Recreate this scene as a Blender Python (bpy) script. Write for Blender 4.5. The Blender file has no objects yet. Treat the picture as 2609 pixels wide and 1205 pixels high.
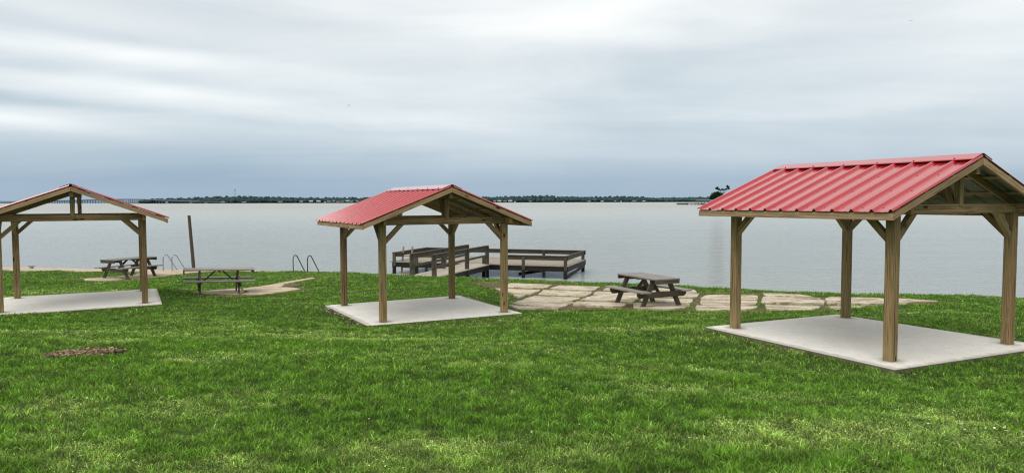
import bpy, bmesh, math, random
import numpy as np
from mathutils import Vector, Matrix
R = math.radians
random.seed(7)
rng = np.random.default_rng(11)
scene = bpy.context.scene
col = scene.collection

# ------------------------------------------------------------------ materials
class NB:
    """small node-tree builder"""
    def __init__(s, nt): s.nt = nt; s.n = nt.nodes; s.l = nt.links
    def new(s, typ, **kw):
        nd = s.n.new(typ)
        for k, v in kw.items(): setattr(nd, k, v)
        return nd
    def put(s, sock, v):
        if hasattr(v, 'is_output'): s.l.new(v, sock)
        elif v is not None: sock.default_value = v
    def math(s, op, a, b=None, c=None, clamp=False):
        nd = s.new('ShaderNodeMath', operation=op, use_clamp=clamp)
        s.put(nd.inputs[0], a)
        if b is not None: s.put(nd.inputs[1], b)
        if c is not None: s.put(nd.inputs[2], c)
        return nd.outputs[0]
    def noise(s, vec, scale, detail=4, rough=.55, dist=0, w=None):
        nd = s.new('ShaderNodeTexNoise')
        if vec is not None: s.l.new(vec, nd.inputs['Vector'])
        s.put(nd.inputs['Scale'], scale); s.put(nd.inputs['Detail'], detail)
        s.put(nd.inputs['Roughness'], rough); s.put(nd.inputs['Distortion'], dist)
        return nd.outputs['Fac']
    def ramp(s, fac, stops, interp='LINEAR'):
        nd = s.new('ShaderNodeValToRGB'); cr = nd.color_ramp; cr.interpolation = interp
        while len(cr.elements) > len(stops): cr.elements.remove(cr.elements[-1])
        while len(cr.elements) < len(stops): cr.elements.new(1)
        for e, (p, c) in zip(cr.elements, stops):
            e.position = p; e.color = (*c, 1) if len(c) == 3 else c
        s.l.new(fac, nd.inputs['Fac']); return nd.outputs['Color']
    def mix(s, fac, a, b, mode='MIX'):
        nd = s.new('ShaderNodeMix', data_type='RGBA', blend_type=mode)
        s.put(nd.inputs['Factor'], fac)
        for i, v in ((6, a), (7, b)):
            s.put(nd.inputs[i], (*v, 1) if isinstance(v, tuple) and len(v) == 3 else v)
        return nd.outputs[2]
    def mapv(s, vec, scale=(1, 1, 1), loc=(0, 0, 0), rot=(0, 0, 0)):
        nd = s.new('ShaderNodeMapping'); s.l.new(vec, nd.inputs['Vector'])
        s.put(nd.inputs['Scale'], scale); s.put(nd.inputs['Location'], loc); s.put(nd.inputs['Rotation'], rot)
        return nd.outputs['Vector']
    def bump(s, h, strength, distance):
        nd = s.new('ShaderNodeBump'); s.l.new(h, nd.inputs['Height'])
        s.put(nd.inputs['Strength'], strength); s.put(nd.inputs['Distance'], distance)
        return nd.outputs['Normal']

def newmat(name):
    m = bpy.data.materials.new(name); m.use_nodes = True
    nb = NB(m.node_tree); p = nb.n['Principled BSDF']
    return m, nb, p

def pset(nb, p, **kw):
    names = dict(color='Base Color', rough='Roughness', metal='Metallic', ior='IOR', spec='Specular IOR Level',
                 normal='Normal', coat='Coat Weight', coatr='Coat Roughness', emis='Emission Color', ems='Emission Strength', sub='Subsurface Weight')
    for k, v in kw.items():
        if isinstance(v, tuple) and len(v) == 3 and k in ('color', 'emis'): v = (*v, 1)
        nb.put(p.inputs[names[k]], v)

def coords(nb, offset=True):
    tc = nb.new('ShaderNodeTexCoord').outputs['Object']
    if not offset: return tc
    oi = nb.new('ShaderNodeObjectInfo').outputs['Random']
    cx = nb.new('ShaderNodeCombineXYZ')
    nb.put(cx.inputs[0], nb.math('MULTIPLY', oi, 37.0)); nb.put(cx.inputs[1], nb.math('MULTIPLY', oi, 11.0))
    nb.put(cx.inputs[2], nb.math('MULTIPLY', oi, 5.0))
    va = nb.new('ShaderNodeVectorMath', operation='ADD')
    nb.l.new(tc, va.inputs[0]); nb.l.new(cx.outputs[0], va.inputs[1])
    return va.outputs[0]

def wood_mat(name, light, dark, tint, knots=True, rough=.75, grain=1.0, checks=.35):
    """sawn timber, the grain runs along the object's local X"""
    m, nb, p = newmat(name)
    v = coords(nb)
    warp = nb.noise(nb.mapv(v, (.9, 3, 3)), 1.5, 2)
    st = nb.new('ShaderNodeTexWave', wave_type='RINGS', rings_direction='X', wave_profile='SAW')
    nb.l.new(nb.mapv(v, (.05, 1, 1), (0, .11, .09)), st.inputs['Vector'])
    st.inputs['Scale'].default_value = 16 * grain; st.inputs['Distortion'].default_value = 3.2
    st.inputs['Detail'].default_value = 1.5; st.inputs['Detail Scale'].default_value = 1.3
    fine = nb.noise(nb.mapv(v, (2.2, 60, 60)), 1.0, 4, .65)
    blot = nb.noise(nb.mapv(v, (1.1, 4.5, 4.5)), 1.0, 3, .6)
    c = nb.mix(nb.math('MULTIPLY', st.outputs['Fac'], .72), light, dark)
    c = nb.mix(nb.ramp(blot, [(.38, (0, 0, 0)), (.68, (.75, .75, .75))]), c, tint)
    c = nb.mix(nb.ramp(fine, [(.3, (.85, .85, .85)), (.55, (0, 0, 0))]), c, tuple(x * .35 for x in dark))
    oi = nb.new('ShaderNodeObjectInfo').outputs['Random']
    bright = nb.math('MULTIPLY_ADD', oi, .45, .72)
    c = nb.mix(1.0, c, nb.ramp(nb.math('MULTIPLY', bright, .8), [(0, (0, 0, 0)), (1, (1.25, 1.25, 1.25))]), 'MULTIPLY')
    if checks:
        ck = nb.noise(nb.mapv(v, (.7, 26, 26)), 1.0, 2, .4)
        c = nb.mix(nb.ramp(ck, [(.27, (checks,) * 3), (.33, (0, 0, 0))]), c, tuple(x * .12 for x in dark))
    if knots:
        vo = nb.new('ShaderNodeTexVoronoi', feature='F1'); nb.l.new(nb.mapv(v, (2.3, 7, 7)), vo.inputs['Vector'])
        vo.inputs['Scale'].default_value = .9
        k = nb.ramp(vo.outputs['Distance'], [(.09, (1, 1, 1)), (.17, (0, 0, 0))])
        c = nb.mix(k, c, (.045, .022, .01))
    pset(nb, p, color=c, rough=rough, spec=.3, normal=nb.bump(fine, .35, .004))
    return m

M = {}
M['pine'] = wood_mat('treated_pine', (.52, .35, .175), (.175, .098, .040), (.27, .235, .115), checks=.75)
M['pine_light'] = wood_mat('treated_pine_trim', (.68, .47, .28), (.28, .155, .075), (.46, .32, .18), checks=.4)
M['weathered'] = wood_mat('weathered_table_wood', (.19, .155, .12), (.06, .046, .034), (.12, .098, .076), knots=False, rough=.62)
M['weathered_top'] = wood_mat('weathered_table_planks', (.40, .37, .33), (.19, .17, .145), (.31, .285, .25), knots=False, rough=.5)
M['dock_wood'] = wood_mat('dock_timber', (.17, .145, .11), (.035, .029, .022), (.11, .105, .075), knots=False, rough=.8)
M['dock_deck'] = wood_mat('dock_planks', (.76, .69, .56), (.30, .26, .20), (.56, .50, .40), knots=False, rough=.8)
M['dock_dark'] = wood_mat('dock_dark_timber', (.035, .03, .024), (.012, .01, .009), (.02, .02, .014), knots=False, rough=.6)  # near-black dock timber, mostly for beams and piles under the deck
M['pole_wood'] = wood_mat('pole_timber', (.16, .12, .08), (.06, .042, .028), (.10, .085, .05), knots=False, rough=.85)
M['ladder_wood'] = wood_mat('ladder_timber', (.50, .30, .22), (.30, .17, .12), (.40, .26, .2), knots=False)

m, nb, p = newmat('red_roof_paint'); v = coords(nb, False)
n1 = nb.noise(nb.mapv(v, (3, 1, 1)), 1.3, 3)
pset(nb, p, color=nb.mix(n1, (.50, .012, .024), (.60, .020, .036)), rough=nb.math('MULTIPLY_ADD', n1, .10, .20), ior=1.7, coat=1.0, coatr=.12)
p.inputs['Coat IOR'].default_value = 1.72
M['red'] = m
m, nb, p = newmat('roof_underside'); v = coords(nb, False)
pset(nb, p, color=nb.mix(nb.noise(v, 3, 4), (.13, .13, .10), (.22, .215, .175)), rough=.5)
M['under'] = m
m, nb, p = newmat('screw_head'); pset(nb, p, color=nb.mix(nb.noise(coords(nb), 40), (.10, .02, .02), (.2, .03, .03)), rough=.5); M['screw'] = m

m, nb, p = newmat('pale_concrete'); v = coords(nb, False)
big = nb.noise(v, .9, 5, .6); mid = nb.noise(v, 6, 4, .6); fine = nb.noise(v, 70, 3, .6)
st = nb.noise(nb.mapv(v, (.5, 3.5, 1)), 1.2, 4, .6)
c = nb.mix(nb.ramp(big, [(.35, (0, 0, 0)), (.7, (1, 1, 1))]), (.92, .90, .85), (.86, .83, .77))
c = nb.mix(nb.ramp(st, [(.55, (0, 0, 0)), (.75, (.3, .3, .3))]), c, (.64, .59, .50))
sp = nb.new('ShaderNodeTexVoronoi'); nb.l.new(v, sp.inputs['Vector']); sp.inputs['Scale'].default_value = 9
c = nb.mix(nb.ramp(sp.outputs['Distance'], [(.07, (.85, .85, .85)), (.12, (0, 0, 0))]), c, (.24, .19, .14))
ctr = nb.noise(v, .55, 3, .6)
c = nb.mix(nb.ramp(ctr, [(.48, (0, 0, 0)), (.66, (.35, .35, .35))]), c, (.72, .67, .59))
c = nb.mix(nb.ramp(mid, [(.3, (.25, .25, .25)), (.55, (0, 0, 0))]), c, (.62, .59, .53))
sx2 = nb.new('ShaderNodeSeparateXYZ'); nb.l.new(v, sx2.inputs[0])
ddx = nb.math('SUBTRACT', nb.math('ABSOLUTE', sx2.outputs[0]), 1.483); ddy = nb.math('SUBTRACT', nb.math('ABSOLUTE', sx2.outputs[1]), 1.489)
rr0 = nb.math('ADD', nb.math('SQRT', nb.math('ADD', nb.math('MULTIPLY', ddx, ddx), nb.math('MULTIPLY', ddy, ddy))), nb.math('MULTIPLY_ADD', mid, .24, -.12))
c = nb.mix(nb.ramp(rr0, [(.07, (.75, .75, .75)), (.24, (0, 0, 0))]), c, (.33, .29, .23))
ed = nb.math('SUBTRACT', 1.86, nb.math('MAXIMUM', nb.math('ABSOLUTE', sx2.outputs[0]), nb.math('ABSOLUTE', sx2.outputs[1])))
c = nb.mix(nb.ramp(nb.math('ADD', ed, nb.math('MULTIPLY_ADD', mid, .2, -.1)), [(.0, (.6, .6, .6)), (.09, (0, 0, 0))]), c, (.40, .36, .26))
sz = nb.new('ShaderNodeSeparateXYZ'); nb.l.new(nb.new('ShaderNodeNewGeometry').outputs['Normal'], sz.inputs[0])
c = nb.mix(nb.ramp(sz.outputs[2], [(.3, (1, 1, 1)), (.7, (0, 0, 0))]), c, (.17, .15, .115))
pset(nb, p, color=c, rough=.85, normal=nb.bump(fine, .3, .003)); M['concrete'] = m

def aggregate(name, a, b, dark, soil=0.0):
    m, nb, p = newmat(name); v = coords(nb, False)
    vo = nb.new('ShaderNodeTexVoronoi'); nb.l.new(v, vo.inputs['Vector']); vo.inputs['Scale'].default_value = 38
    big = nb.noise(v, .8, 5, .65); mid = nb.noise(v, 9, 4, .7)
    c = nb.mix(nb.ramp(mid, [(.35, (0, 0, 0)), (.65, (1, 1, 1))]), a, b)
    c = nb.mix(nb.ramp(vo.outputs['Distance'], [(.25, (0, 0, 0)), (.7, (.6, .6, .6))]), c, dark)
    big = nb.noise(nb.mapv(v, (1, 1.3, 1)), 1.5, 5, .65)
    c = nb.mix(nb.ramp(big, [(.50, (0, 0, 0)), (.62, (.7, .7, .7))]), c, dark)
    if soil:
        s2 = nb.noise(nb.mapv(v, (.7, 2.2, 1), (3, 1, 0), (0, 0, R(-20))), 1.9, 7, .78)
        c = nb.mix(nb.ramp(s2, [(.50, (0, 0, 0)), (.57, (soil,) * 3)]), c, (.25, .165, .09))
    pset(nb, p, color=c, rough=.9, normal=nb.bump(vo.outputs['Distance'], .4, .006)); return m
M['agg'] = aggregate('exposed_aggregate_paving', (.72, .61, .44), (.92, .81, .60), (.40, .37, .31), .8)
M['agg2'] = aggregate('pebbled_path', (.70, .56, .40), (.82, .69, .52), (.40, .32, .23), .3)
M['seawall'] = aggregate('seawall_concrete', (.62, .50, .37), (.74, .63, .48), (.42, .34, .26), .12)

m, nb, p = newmat('bare_soil'); v = coords(nb, False)
s1 = nb.noise(nb.mapv(v, (1, 3, 1)), 6, 6, .75); s2 = nb.noise(v, 1.2, 4)
c = nb.mix(nb.ramp(s1, [(.38, (0, 0, 0)), (.68, (1, 1, 1))]), (.055, .032, .018), (.30, .19, .11))
c = nb.mix(nb.ramp(s2, [(.45, (0, 0, 0)), (.6, (.7, .7, .7))]), c, (.07, .075, .02))
pset(nb, p, color=c, rough=.95, normal=nb.bump(s1, .5, .02)); M['soil'] = m

m, nb, p = newmat('lawn_ground'); v = coords(nb, False)
s1 = nb.noise(v, 22, 6, .75); s2 = nb.noise(nb.mapv(v, (.5, 1, 1)), .35, 5, .6); s3 = nb.noise(v, 2.5, 4)
c = nb.mix(nb.ramp(s1, [(.35, (0, 0, 0)), (.65, (1, 1, 1))]), (.012, .030, .004), (.075, .155, .018))
c = nb.mix(nb.ramp(s2, [(.45, (0, 0, 0)), (.65, (.5, .5, .5))]), c, (.11, .15, .03))
c = nb.mix(nb.ramp(s3, [(.62, (0, 0, 0)), (.8, (.35, .35, .35))]), c, (.10, .07, .03))
pset(nb, p, color=c, rough=.95, normal=nb.bump(s1, .7, .04)); M['lawn'] = m

def blade_mat(name):
    m, nb, p = newmat(name)
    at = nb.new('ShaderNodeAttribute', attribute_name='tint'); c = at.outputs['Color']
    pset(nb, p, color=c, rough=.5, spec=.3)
    tr = nb.new('ShaderNodeBsdfTranslucent'); nb.l.new(nb.mix(1.0, c, (1.15, 1.25, .6), 'MULTIPLY'), tr.inputs['Color'])
    mx = nb.new('ShaderNodeMixShader'); mx.inputs[0].default_value = .34
    nb.l.new(p.outputs[0], mx.inputs[1]); nb.l.new(tr.outputs[0], mx.inputs[2])
    nb.l.new(mx.outputs[0], nb.n['Material Output'].inputs['Surface'])
    return m
M['blade'] = blade_mat('grass_blades')
M['leaf'] = blade_mat('tree_leaves')

m, nb, p = newmat('chip_attr'); at = nb.new('ShaderNodeAttribute', attribute_name='tint')
pset(nb, p, color=at.outputs['Color'], rough=.85); M['chip'] = m

m, nb, p = newmat('lake_water')
g = nb.new('ShaderNodeNewGeometry').outputs['Position']
gd = nb.new('ShaderNodeVectorMath', operation='LENGTH'); nb.l.new(g, gd.inputs[0]); dist = gd.outputs['Value']
w1 = nb.noise(nb.mapv(g, (.75, 1.7, 1), (0, 0, 0), (0, 0, R(-14))), 1.5, 4, .62, .6)
w2 = nb.noise(nb.mapv(g, (1, 1.8, 1), (5, 2, 0), (0, 0, R(20))), 5.5, 3, .6)
w3 = nb.noise(nb.mapv(g, (.022, .09, 1), (5, 2, 0), (0, 0, R(-8))), 1.0, 5, .6)
hgt = nb.math('MULTIPLY', nb.math('ADD', w1, nb.math('MULTIPLY', w2, .35)), nb.math('MULTIPLY_ADD', nb.ramp(w3, [(.38, (0, 0, 0)), (.62, (1, 1, 1))]), 1.0, .45))
col_w = nb.mix(nb.ramp(w3, [(.35, (0, 0, 0)), (.65, (1, 1, 1))]), (.385, .415, .40), (.485, .51, .485))
pset(nb, p, color=col_w, rough=.16, ior=1.33, normal=nb.bump(hgt, .9, .24))
rr = nb.new('ShaderNodeMapRange'); nb.l.new(dist, rr.inputs['Value'])
for i, vv in ((1, 30.), (2, 500.), (3, .07), (4, .42)): rr.inputs[i].default_value = vv
nb.l.new(rr.outputs[0], p.inputs['Roughness'])
M['water'] = m

def plain(name, a, b, scale=4, rough=.7, metal=0, **kw):
    m, nb, p = newmat(name); pset(nb, p, color=nb.mix(nb.noise(coords(nb), scale, 4, .6), a, b), rough=rough, metal=metal, **kw); return m
M['steel'] = plain('stainless_tube', (.30, .30, .31), (.55, .55, .55), 8, .3, .9)
M['dark_steel'] = plain('dark_painted_tube', (.05, .055, .06), (.10, .10, .105), 8, .35, .6)
M['rust'] = plain('rusty_iron', (.05, .035, .025), (.12, .07, .04), 20, .7, .3)
M['white'] = plain('white_paint', (.75, .75, .74), (.82, .82, .8), 6, .5)
M['house_wall'] = plain('pale_house_wall', (.30, .31, .32), (.42, .42, .42), .3)
M['house_brick'] = plain('brown_house_wall', (.22, .16, .13), (.32, .24, .2), .3)
M['roof_grey'] = plain('grey_house_roof', (.16, .17, .19), (.24, .25, .27), .3)
M['roof_pale'] = plain('pale_metal_roof', (.42, .46, .50), (.56, .60, .64), .3, .6)
M['bridge'] = plain('hazy_bridge_concrete', (.13, .17, .21), (.17, .21, .26), .05)  # blue distance haze is mixed into this base colour
M['bridge_near'] = plain('bridge_causeway_concrete', (.30, .33, .34), (.4, .42, .42), .05)
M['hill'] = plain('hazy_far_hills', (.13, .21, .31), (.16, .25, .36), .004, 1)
M['far_land'] = plain('far_shore_ground', (.03, .045, .04), (.07, .10, .07), .02, 1)
M['forest'] = m = newmat('far_forest')[0]
nb = NB(m.node_tree); p = nb.n['Principled BSDF']
at = nb.new('ShaderNodeAttribute', attribute_name='tint').outputs['Color']
g = nb.new('ShaderNodeNewGeometry').outputs['Position']
pset(nb, p, color=nb.mix(nb.ramp(nb.noise(g, .25, 4, .7), [(.35, (0, 0, 0)), (.65, (1, 1, 1))]), nb.mix(1., at, (.45, .5, .6), 'MULTIPLY'), at), rough=1, spec=.1)
M['bark'] = plain('tree_bark', (.05, .04, .035), (.09, .07, .06), 3, .9)
M['bird'] = plain('dark_feathers', (.05, .06, .07), (.09, .1, .11), 9, .7)

# ------------------------------------------------------------------ helpers
def tag(o, label=None, cat=None, group=None, kind=None):
    if label: o['label'] = label
    if cat: o['category'] = cat
    if group: o['group'] = group
    if kind: o['kind'] = kind
    return o

def empty(name, loc, rz=0):
    o = bpy.data.objects.new(name, None); col.objects.link(o)
    o.location = loc; o.rotation_euler = (0, 0, rz); o.empty_display_size = .3
    return o

def obj(name, verts, faces, mats, parent=None, mat_idx=None, smooth=False):
    me = bpy.data.meshes.new(name)
    me.from_pydata([tuple(map(float, v)) for v in verts], [], faces)
    for mm in (mats if isinstance(mats, (list, tuple)) else [mats]): me.materials.append(mm)
    if mat_idx is not None: me.polygons.foreach_set('material_index', mat_idx)
    if smooth: me.polygons.foreach_set('use_smooth', [True] * len(me.polygons))
    me.update()
    o = bpy.data.objects.new(name, me); col.objects.link(o)
    if parent: o.parent = parent
    return o

BOXF = [(0, 3, 2, 1), (4, 5, 6, 7), (0, 1, 5, 4), (1, 2, 6, 5), (2, 3, 7, 6), (3, 0, 4, 7)]
class MB:
    """collects solids for one mesh"""
    def __init__(s): s.v = []; s.f = []; s.mi = []
    def box(s, c, d, rot=None, mi=0):
        b = len(s.v); h = [x / 2 for x in d]
        for z in (-1, 1):
            for x, y in ((-1, -1), (1, -1), (1, 1), (-1, 1)):
                p = Vector((x * h[0], y * h[1], z * h[2]))
                if rot: p = rot @ p
                s.v.append(p + Vector(c))
        s.f += [tuple(b + i for i in f) for f in BOXF]; s.mi += [mi] * 6
    def beam(s, p0, p1, w, h, up=(0, 0, 1), mi=0):
        p0, p1 = Vector(p0), Vector(p1); d = p1 - p0; X = d.normalized(); U = Vector(up)
        if abs(X.dot(U)) > .99: U = Vector((0, 1, 0))
        Y = U.cross(X).normalized(); Z = X.cross(Y)
        s.box((p0 + p1) / 2, (d.length, w, h), Matrix((X, Y, Z)).transposed(), mi)
    def prism(s, poly, o, U, V, N, t, mi=0):
        """polygon poly in the plane (U,V) at o, thickness t along N (centred)"""
        b = len(s.v); n = len(poly); o, U, V, N = map(Vector, (o, U, V, N))
        for k in (-.5, .5):
            for a, c in poly: s.v.append(o + U * a + V * c + N * (k * t))
        s.f.append(tuple(b + i for i in range(n))[::-1]); s.f.append(tuple(b + n + i for i in range(n)))
        for i in range(n): j = (i + 1) % n; s.f.append((b + i, b + j, b + n + j, b + n + i))
        s.mi += [mi] * (n + 2)
    def tube(s, pts, r, seg=8, mi=0):
        pts = [Vector(p) for p in pts]; b = len(s.v)
        rs = r if isinstance(r, (list, tuple)) else [r] * len(pts)
        pu = None
        for i, q in enumerate(pts):
            t = (pts[min(i + 1, len(pts) - 1)] - pts[max(i - 1, 0)]).normalized()
            if pu is None: pu = Vector((0, 0, 1)) if abs(t.z) < .9 else Vector((1, 0, 0))
            u = (pu - t * pu.dot(t)).normalized(); w = t.cross(u); pu = u
            for k in range(seg):
                a = 2 * math.pi * k / seg; s.v.append(q + u * math.cos(a) * rs[i] + w * math.sin(a) * rs[i])
        for i in range(len(pts) - 1):
            for k in range(seg):
                k2 = (k + 1) % seg; s.f.append((b + i * seg + k, b + i * seg + k2, b + (i + 1) * seg + k2, b + (i + 1) * seg + k)); s.mi.append(mi)
        s.f.append(tuple(b + k for k in range(seg))[::-1]); s.f.append(tuple(b + (len(pts) - 1) * seg + k for k in range(seg))); s.mi += [mi] * 2
    def build(s, name, mats, parent=None, smooth=False, bevel=0):
        o = obj(name, s.v, s.f, mats, parent, s.mi, smooth)
        bm = bmesh.new(); bm.from_mesh(o.data)
        if bevel: bmesh.ops.bevel(bm, geom=bm.edges[:], offset=bevel, segments=1, affect='EDGES', clamp_overlap=True)
        bmesh.ops.recalc_face_normals(bm, faces=bm.faces[:]); bm.to_mesh(o.data); bm.free()
        return o

def timber(name, p0, p1, w, h, mat, parent, up=(0, 0, 1), bevel=.005):
    """one sawn timber as its own object, mesh laid along local X (grain direction)"""
    p0, p1 = Vector(p0), Vector(p1); d = p1 - p0; X = d.normalized(); U = Vector(up)
    if abs(X.dot(U)) > .99: U = Vector((0, 1, 0))
    Y = U.cross(X).normalized(); Z = X.cross(Y)
    mb = MB(); mb.box((0, 0, 0), (d.length, w, h)); o = mb.build(name, mat, parent, bevel=bevel)
    o.matrix_basis = Matrix.Translation((p0 + p1) / 2) @ Matrix((X, Y, Z)).transposed().to_4x4()
    return o

def cut_timber(name, poly, o0, U, N, t, mat, parent, axis):
    """mitred timber: polygon in the vertical plane (U, Z); local X along axis"""
    U, N = Vector(U), Vector(N); A = (U * axis[0] + Vector((0, 0, axis[1]))).normalized(); B = N.cross(A)
    mat3 = Matrix((A, N.cross(A) * 1, N)).transposed()
    mb = MB(); inv = mat3.inverted(); pts = [inv @ (U * a + Vector((0, 0, c))) for a, c in poly]
    b = []
    for k in (-.5, .5):
        for q in pts: b.append(q + Vector((0, 0, k * t)))
    n = len(poly); fs = [tuple(range(n))[::-1], tuple(range(n, 2 * n))] + [(i, (i + 1) % n, n + (i + 1) % n, n + i) for i in range(n)]
    mb.v = b; mb.f = fs; mb.mi = [0] * len(fs)
    ob = mb.build(name, mat, parent)
    ob.matrix_basis = Matrix.Translation(o0) @ mat3.to_4x4()
    return ob

# ------------------------------------------------------------------ terrain
CP = np.array([(0,-4,2.35),(-12,-4,2.35),(12,-4,2.45),(0,2,2.2),(0,5,2.02),(-3,5,2.0),(3,5,2.05),(-30,-4,2.3),(30,-4,2.5),(0,9,1.66),(-5.5,9.2,1.72),(-10,13,1.45),
 (-14,14,1.38),(-6,13.5,1.36),(2,13,1.40),(5,9.2,1.42),(8,8.5,1.45),(12,9,1.5),(20,10,1.5),(3.6,12.5,1.32),(-5.0,17.5,1.08),(-1.5,14.3,1.14),(.6,17.5,1.08),(-2,20.,1.02),(6.5,14.9,1.25),(9,13,1.34),
 (-9.5,16,1.2),(-8.6,19.3,1.12),(-11.5,21,1.06),(-16,18,1.15),(3.9,19,1.02),(-9,22,.98),(-15,27.5,.82),(-22.9,32,.8),(-14.6,32,.8),(-11.2,31,.85),(-4.4,27.8,.95),(2.66,25,1.0),(9.5,21,1.1),(13.8,19.3,1.15),(25,15,1.2),(45,10,1.3),(-45,34,.8),(-30,20,1.2),(-50,10,1.6)])
def tps_fit(P, lam=.02):
    n = len(P); d = np.hypot(P[:, None, 0] - P[None, :, 0], P[:, None, 1] - P[None, :, 1]) / 10
    K = np.where(d > 0, d * d * np.log(d + 1e-12), 0) + lam * np.eye(n)
    Q = np.c_[np.ones(n), P[:, :2] / 10]
    A = np.block([[K, Q], [Q.T, np.zeros((3, 3))]]); return np.linalg.solve(A, np.r_[P[:, 2], 0, 0, 0])
SOL = tps_fit(CP)
# pavilions: x, y, slab top z, ridge direction, slab tilt, slab corners (local)
PAV = [(-11.2745, 18.101, 1.2518, -1.0683, .0069, .0034, [(-1.93, -1.90), (1.91, -1.90), (1.91, 1.86), (-1.93, 1.87)]),
       (-2.2165, 16.9945, 1.1872, -1.0575, .0081, -.0077, [(-1.75, -1.91), (1.72, -1.92), (1.81, 1.80), (-1.97, 1.95)]),
       (6.018, 11.8574, 1.499, -1.0924, .0015, -.0149, [(-1.80, -1.90), (1.85, -1.92), (1.90, 1.95), (-1.86, 1.70)])]
def pavloc(i, x, y):
    px, py, pz, t, a, b, _ = PAV[i]; c, s = math.cos(t), math.sin(t)
    return (x - px) * c + (y - py) * s, -(x - px) * s + (y - py) * c
def vnoise(x, y, seed=0):
    """smooth value noise 0..1 on arrays"""
    xi = np.floor(x).astype(np.int64); yi = np.floor(y).astype(np.int64); fx = x - xi; fy = y - yi
    def h(a, b):
        n = (a * 374761393 + b * 668265263 + seed * 974634777) & 0x7fffffff
        n = ((n ^ (n >> 13)) * 1274126177) & 0x7fffffff
        return ((n ^ (n >> 16)) & 0xffff) / 65535.
    fx = fx * fx * (3 - 2 * fx); fy = fy * fy * (3 - 2 * fy)
    return (h(xi, yi) * (1 - fx) + h(xi + 1, yi) * fx) * (1 - fy) + (h(xi, yi + 1) * (1 - fx) + h(xi + 1, yi + 1) * fx) * fy
def fbm(x, y, seed=0, octs=4):
    r = 0; a = .5; t = 0
    for o in range(octs): r = r + a * vnoise(x * 2 ** o + 17.3 * o, y * 2 ** o - 9.1 * o, seed + o); t += a; a *= .55
    return r / t
def H(x, y, micro=True):
    x = np.asarray(x, float); y = np.asarray(y, float)
    xc = np.clip(x, -44, 44); yc = np.clip(y, -4, 36)
    d = np.hypot(xc[..., None] - CP[:, 0], yc[..., None] - CP[:, 1]) / 10
    z = np.where(d > 0, d * d * np.log(d + 1e-12), 0) @ SOL[:-3] + SOL[-3] + SOL[-2] * xc / 10 + SOL[-1] * yc / 10
    if micro: z = z + (fbm(x * 1.1, y * 1.1, 5) - .5) * .07
    for i in range(3):
        X, Y = pavloc(i, x, y); top = PAV[i][2] + PAV[i][4] * X + PAV[i][5] * Y
        q = np.hypot(np.maximum(abs(X) - 1.95, 0), np.maximum(abs(Y) - 1.95, 0)); k = np.clip(1 - q / 1.3, 0, 1); k = k * k * (3 - 2 * k)
        z = z + (np.clip(z, top - (.065 if i == 2 else .045), top - (.03 if i == 2 else .012)) - z) * k
    return z
SHORE = np.array([(-400, 36), (-60, 34), (-23.9, 32.5), (-16.3, 31.1), (-14, 30.8), (-12.7, 30.4), (-10.9, 29.9), (-7.2, 29.0), (-4.4, 27.2), (-.7, 25.7), (2.6, 24.4), (5.4, 23.2),
                  (9.2, 20.5), (11, 19.9), (12.4, 19.5), (13.6, 19.0), (20, 17), (30, 14), (60, 12), (400, 10)], float)
def shore(x): return np.interp(x, SHORE[:, 0], SHORE[:, 1])
def Hs(x, y): return float(H(np.array([x]), np.array([y]), False)[0])

xs = np.concatenate([-np.geomspace(400, 34, 16), np.arange(-32, -16, .8), np.arange(-16, 16, .3), np.arange(16, 32, .8), np.geomspace(34, 400, 16)])
ts = np.concatenate([np.array([-1200, -500, -200, -80, -40, -25]), np.arange(-15, 1.9, 1.2)])
gv, gf = [], []
fr = np.linspace(0, 1, 100) ** .85
for x in xs:
    ys = np.concatenate([ts, 2 + (shore(x) - .3 - 2) * fr]); gv.append(np.c_[np.full(len(ys), x), ys])
gv = np.concatenate(gv); nr = len(ts) + 100
z = H(gv[:, 0], gv[:, 1]); gv = np.c_[gv, z]
for i in range(len(xs) - 1):
    for j in range(nr - 1): a = i * nr + j; gf.append((a, a + nr, a + nr + 1, a + 1))
ground = obj('ground', gv, gf, M['lawn'], smooth=True); tag(ground, kind='structure')

# water to the horizon
wv = []; wf = []
wy = [12, 60, 200, 800, 4000, 40000]; wx = [-40000, -3000, -400, -60, 60, 400, 3000, 40000]
for yy in [-2] + wy:
    for xx in wx: wv.append((xx, yy, 0))
n = len(wx)
for j in range(len(wy)):
    for i in range(n - 1): a = j * n + i; wf.append((a, a + 1, a + n + 1, a + n))
tag(obj('water', wv, wf, M['water']), kind='structure')

# seawall: concrete wall with a pebbled cap following the shore
mb = MB()
sp = [(x, shore(x)) for x in [-120, -60, -40, -30, -23.9, -20, -16.3, -14, -12.7, -10.9, -9, -7.2, -5.8, -4.4, -2.5, -.7, 1, 2.6, 4, 5.4, 7.3, 9.2, 11, 12.4, 13.6, 17, 20, 25, 30, 45, 60, 120]]
def capw(x): return 1.55 if x < -19 else (1.45 if x < -15 else (1.5 if x < -13 else (.45 if x < -9 else .4)))
b = 0; V = []; Fc = []
for (x, y) in sp:
    zt = Hs(x, y - 1.0) + .01 - (.07 if x > -9.5 else 0); w = capw(x)
    for q in ((x, y - w, zt - .3), (x, y - w, zt + .002), (x, y - .02, zt), (x, y, zt - .02), (x, y, -.5)): V.append(q)
for i in range(len(sp) - 1):
    for k in range(4): a = i * 5 + k; Fc.append((a, a + 5, a + 6, a + 1))
sw = obj('seawall', V, Fc, M['seawall']); tag(sw, 'low seawall with tan pebbled concrete cap along the edge of the lawn', 'seawall')

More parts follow.
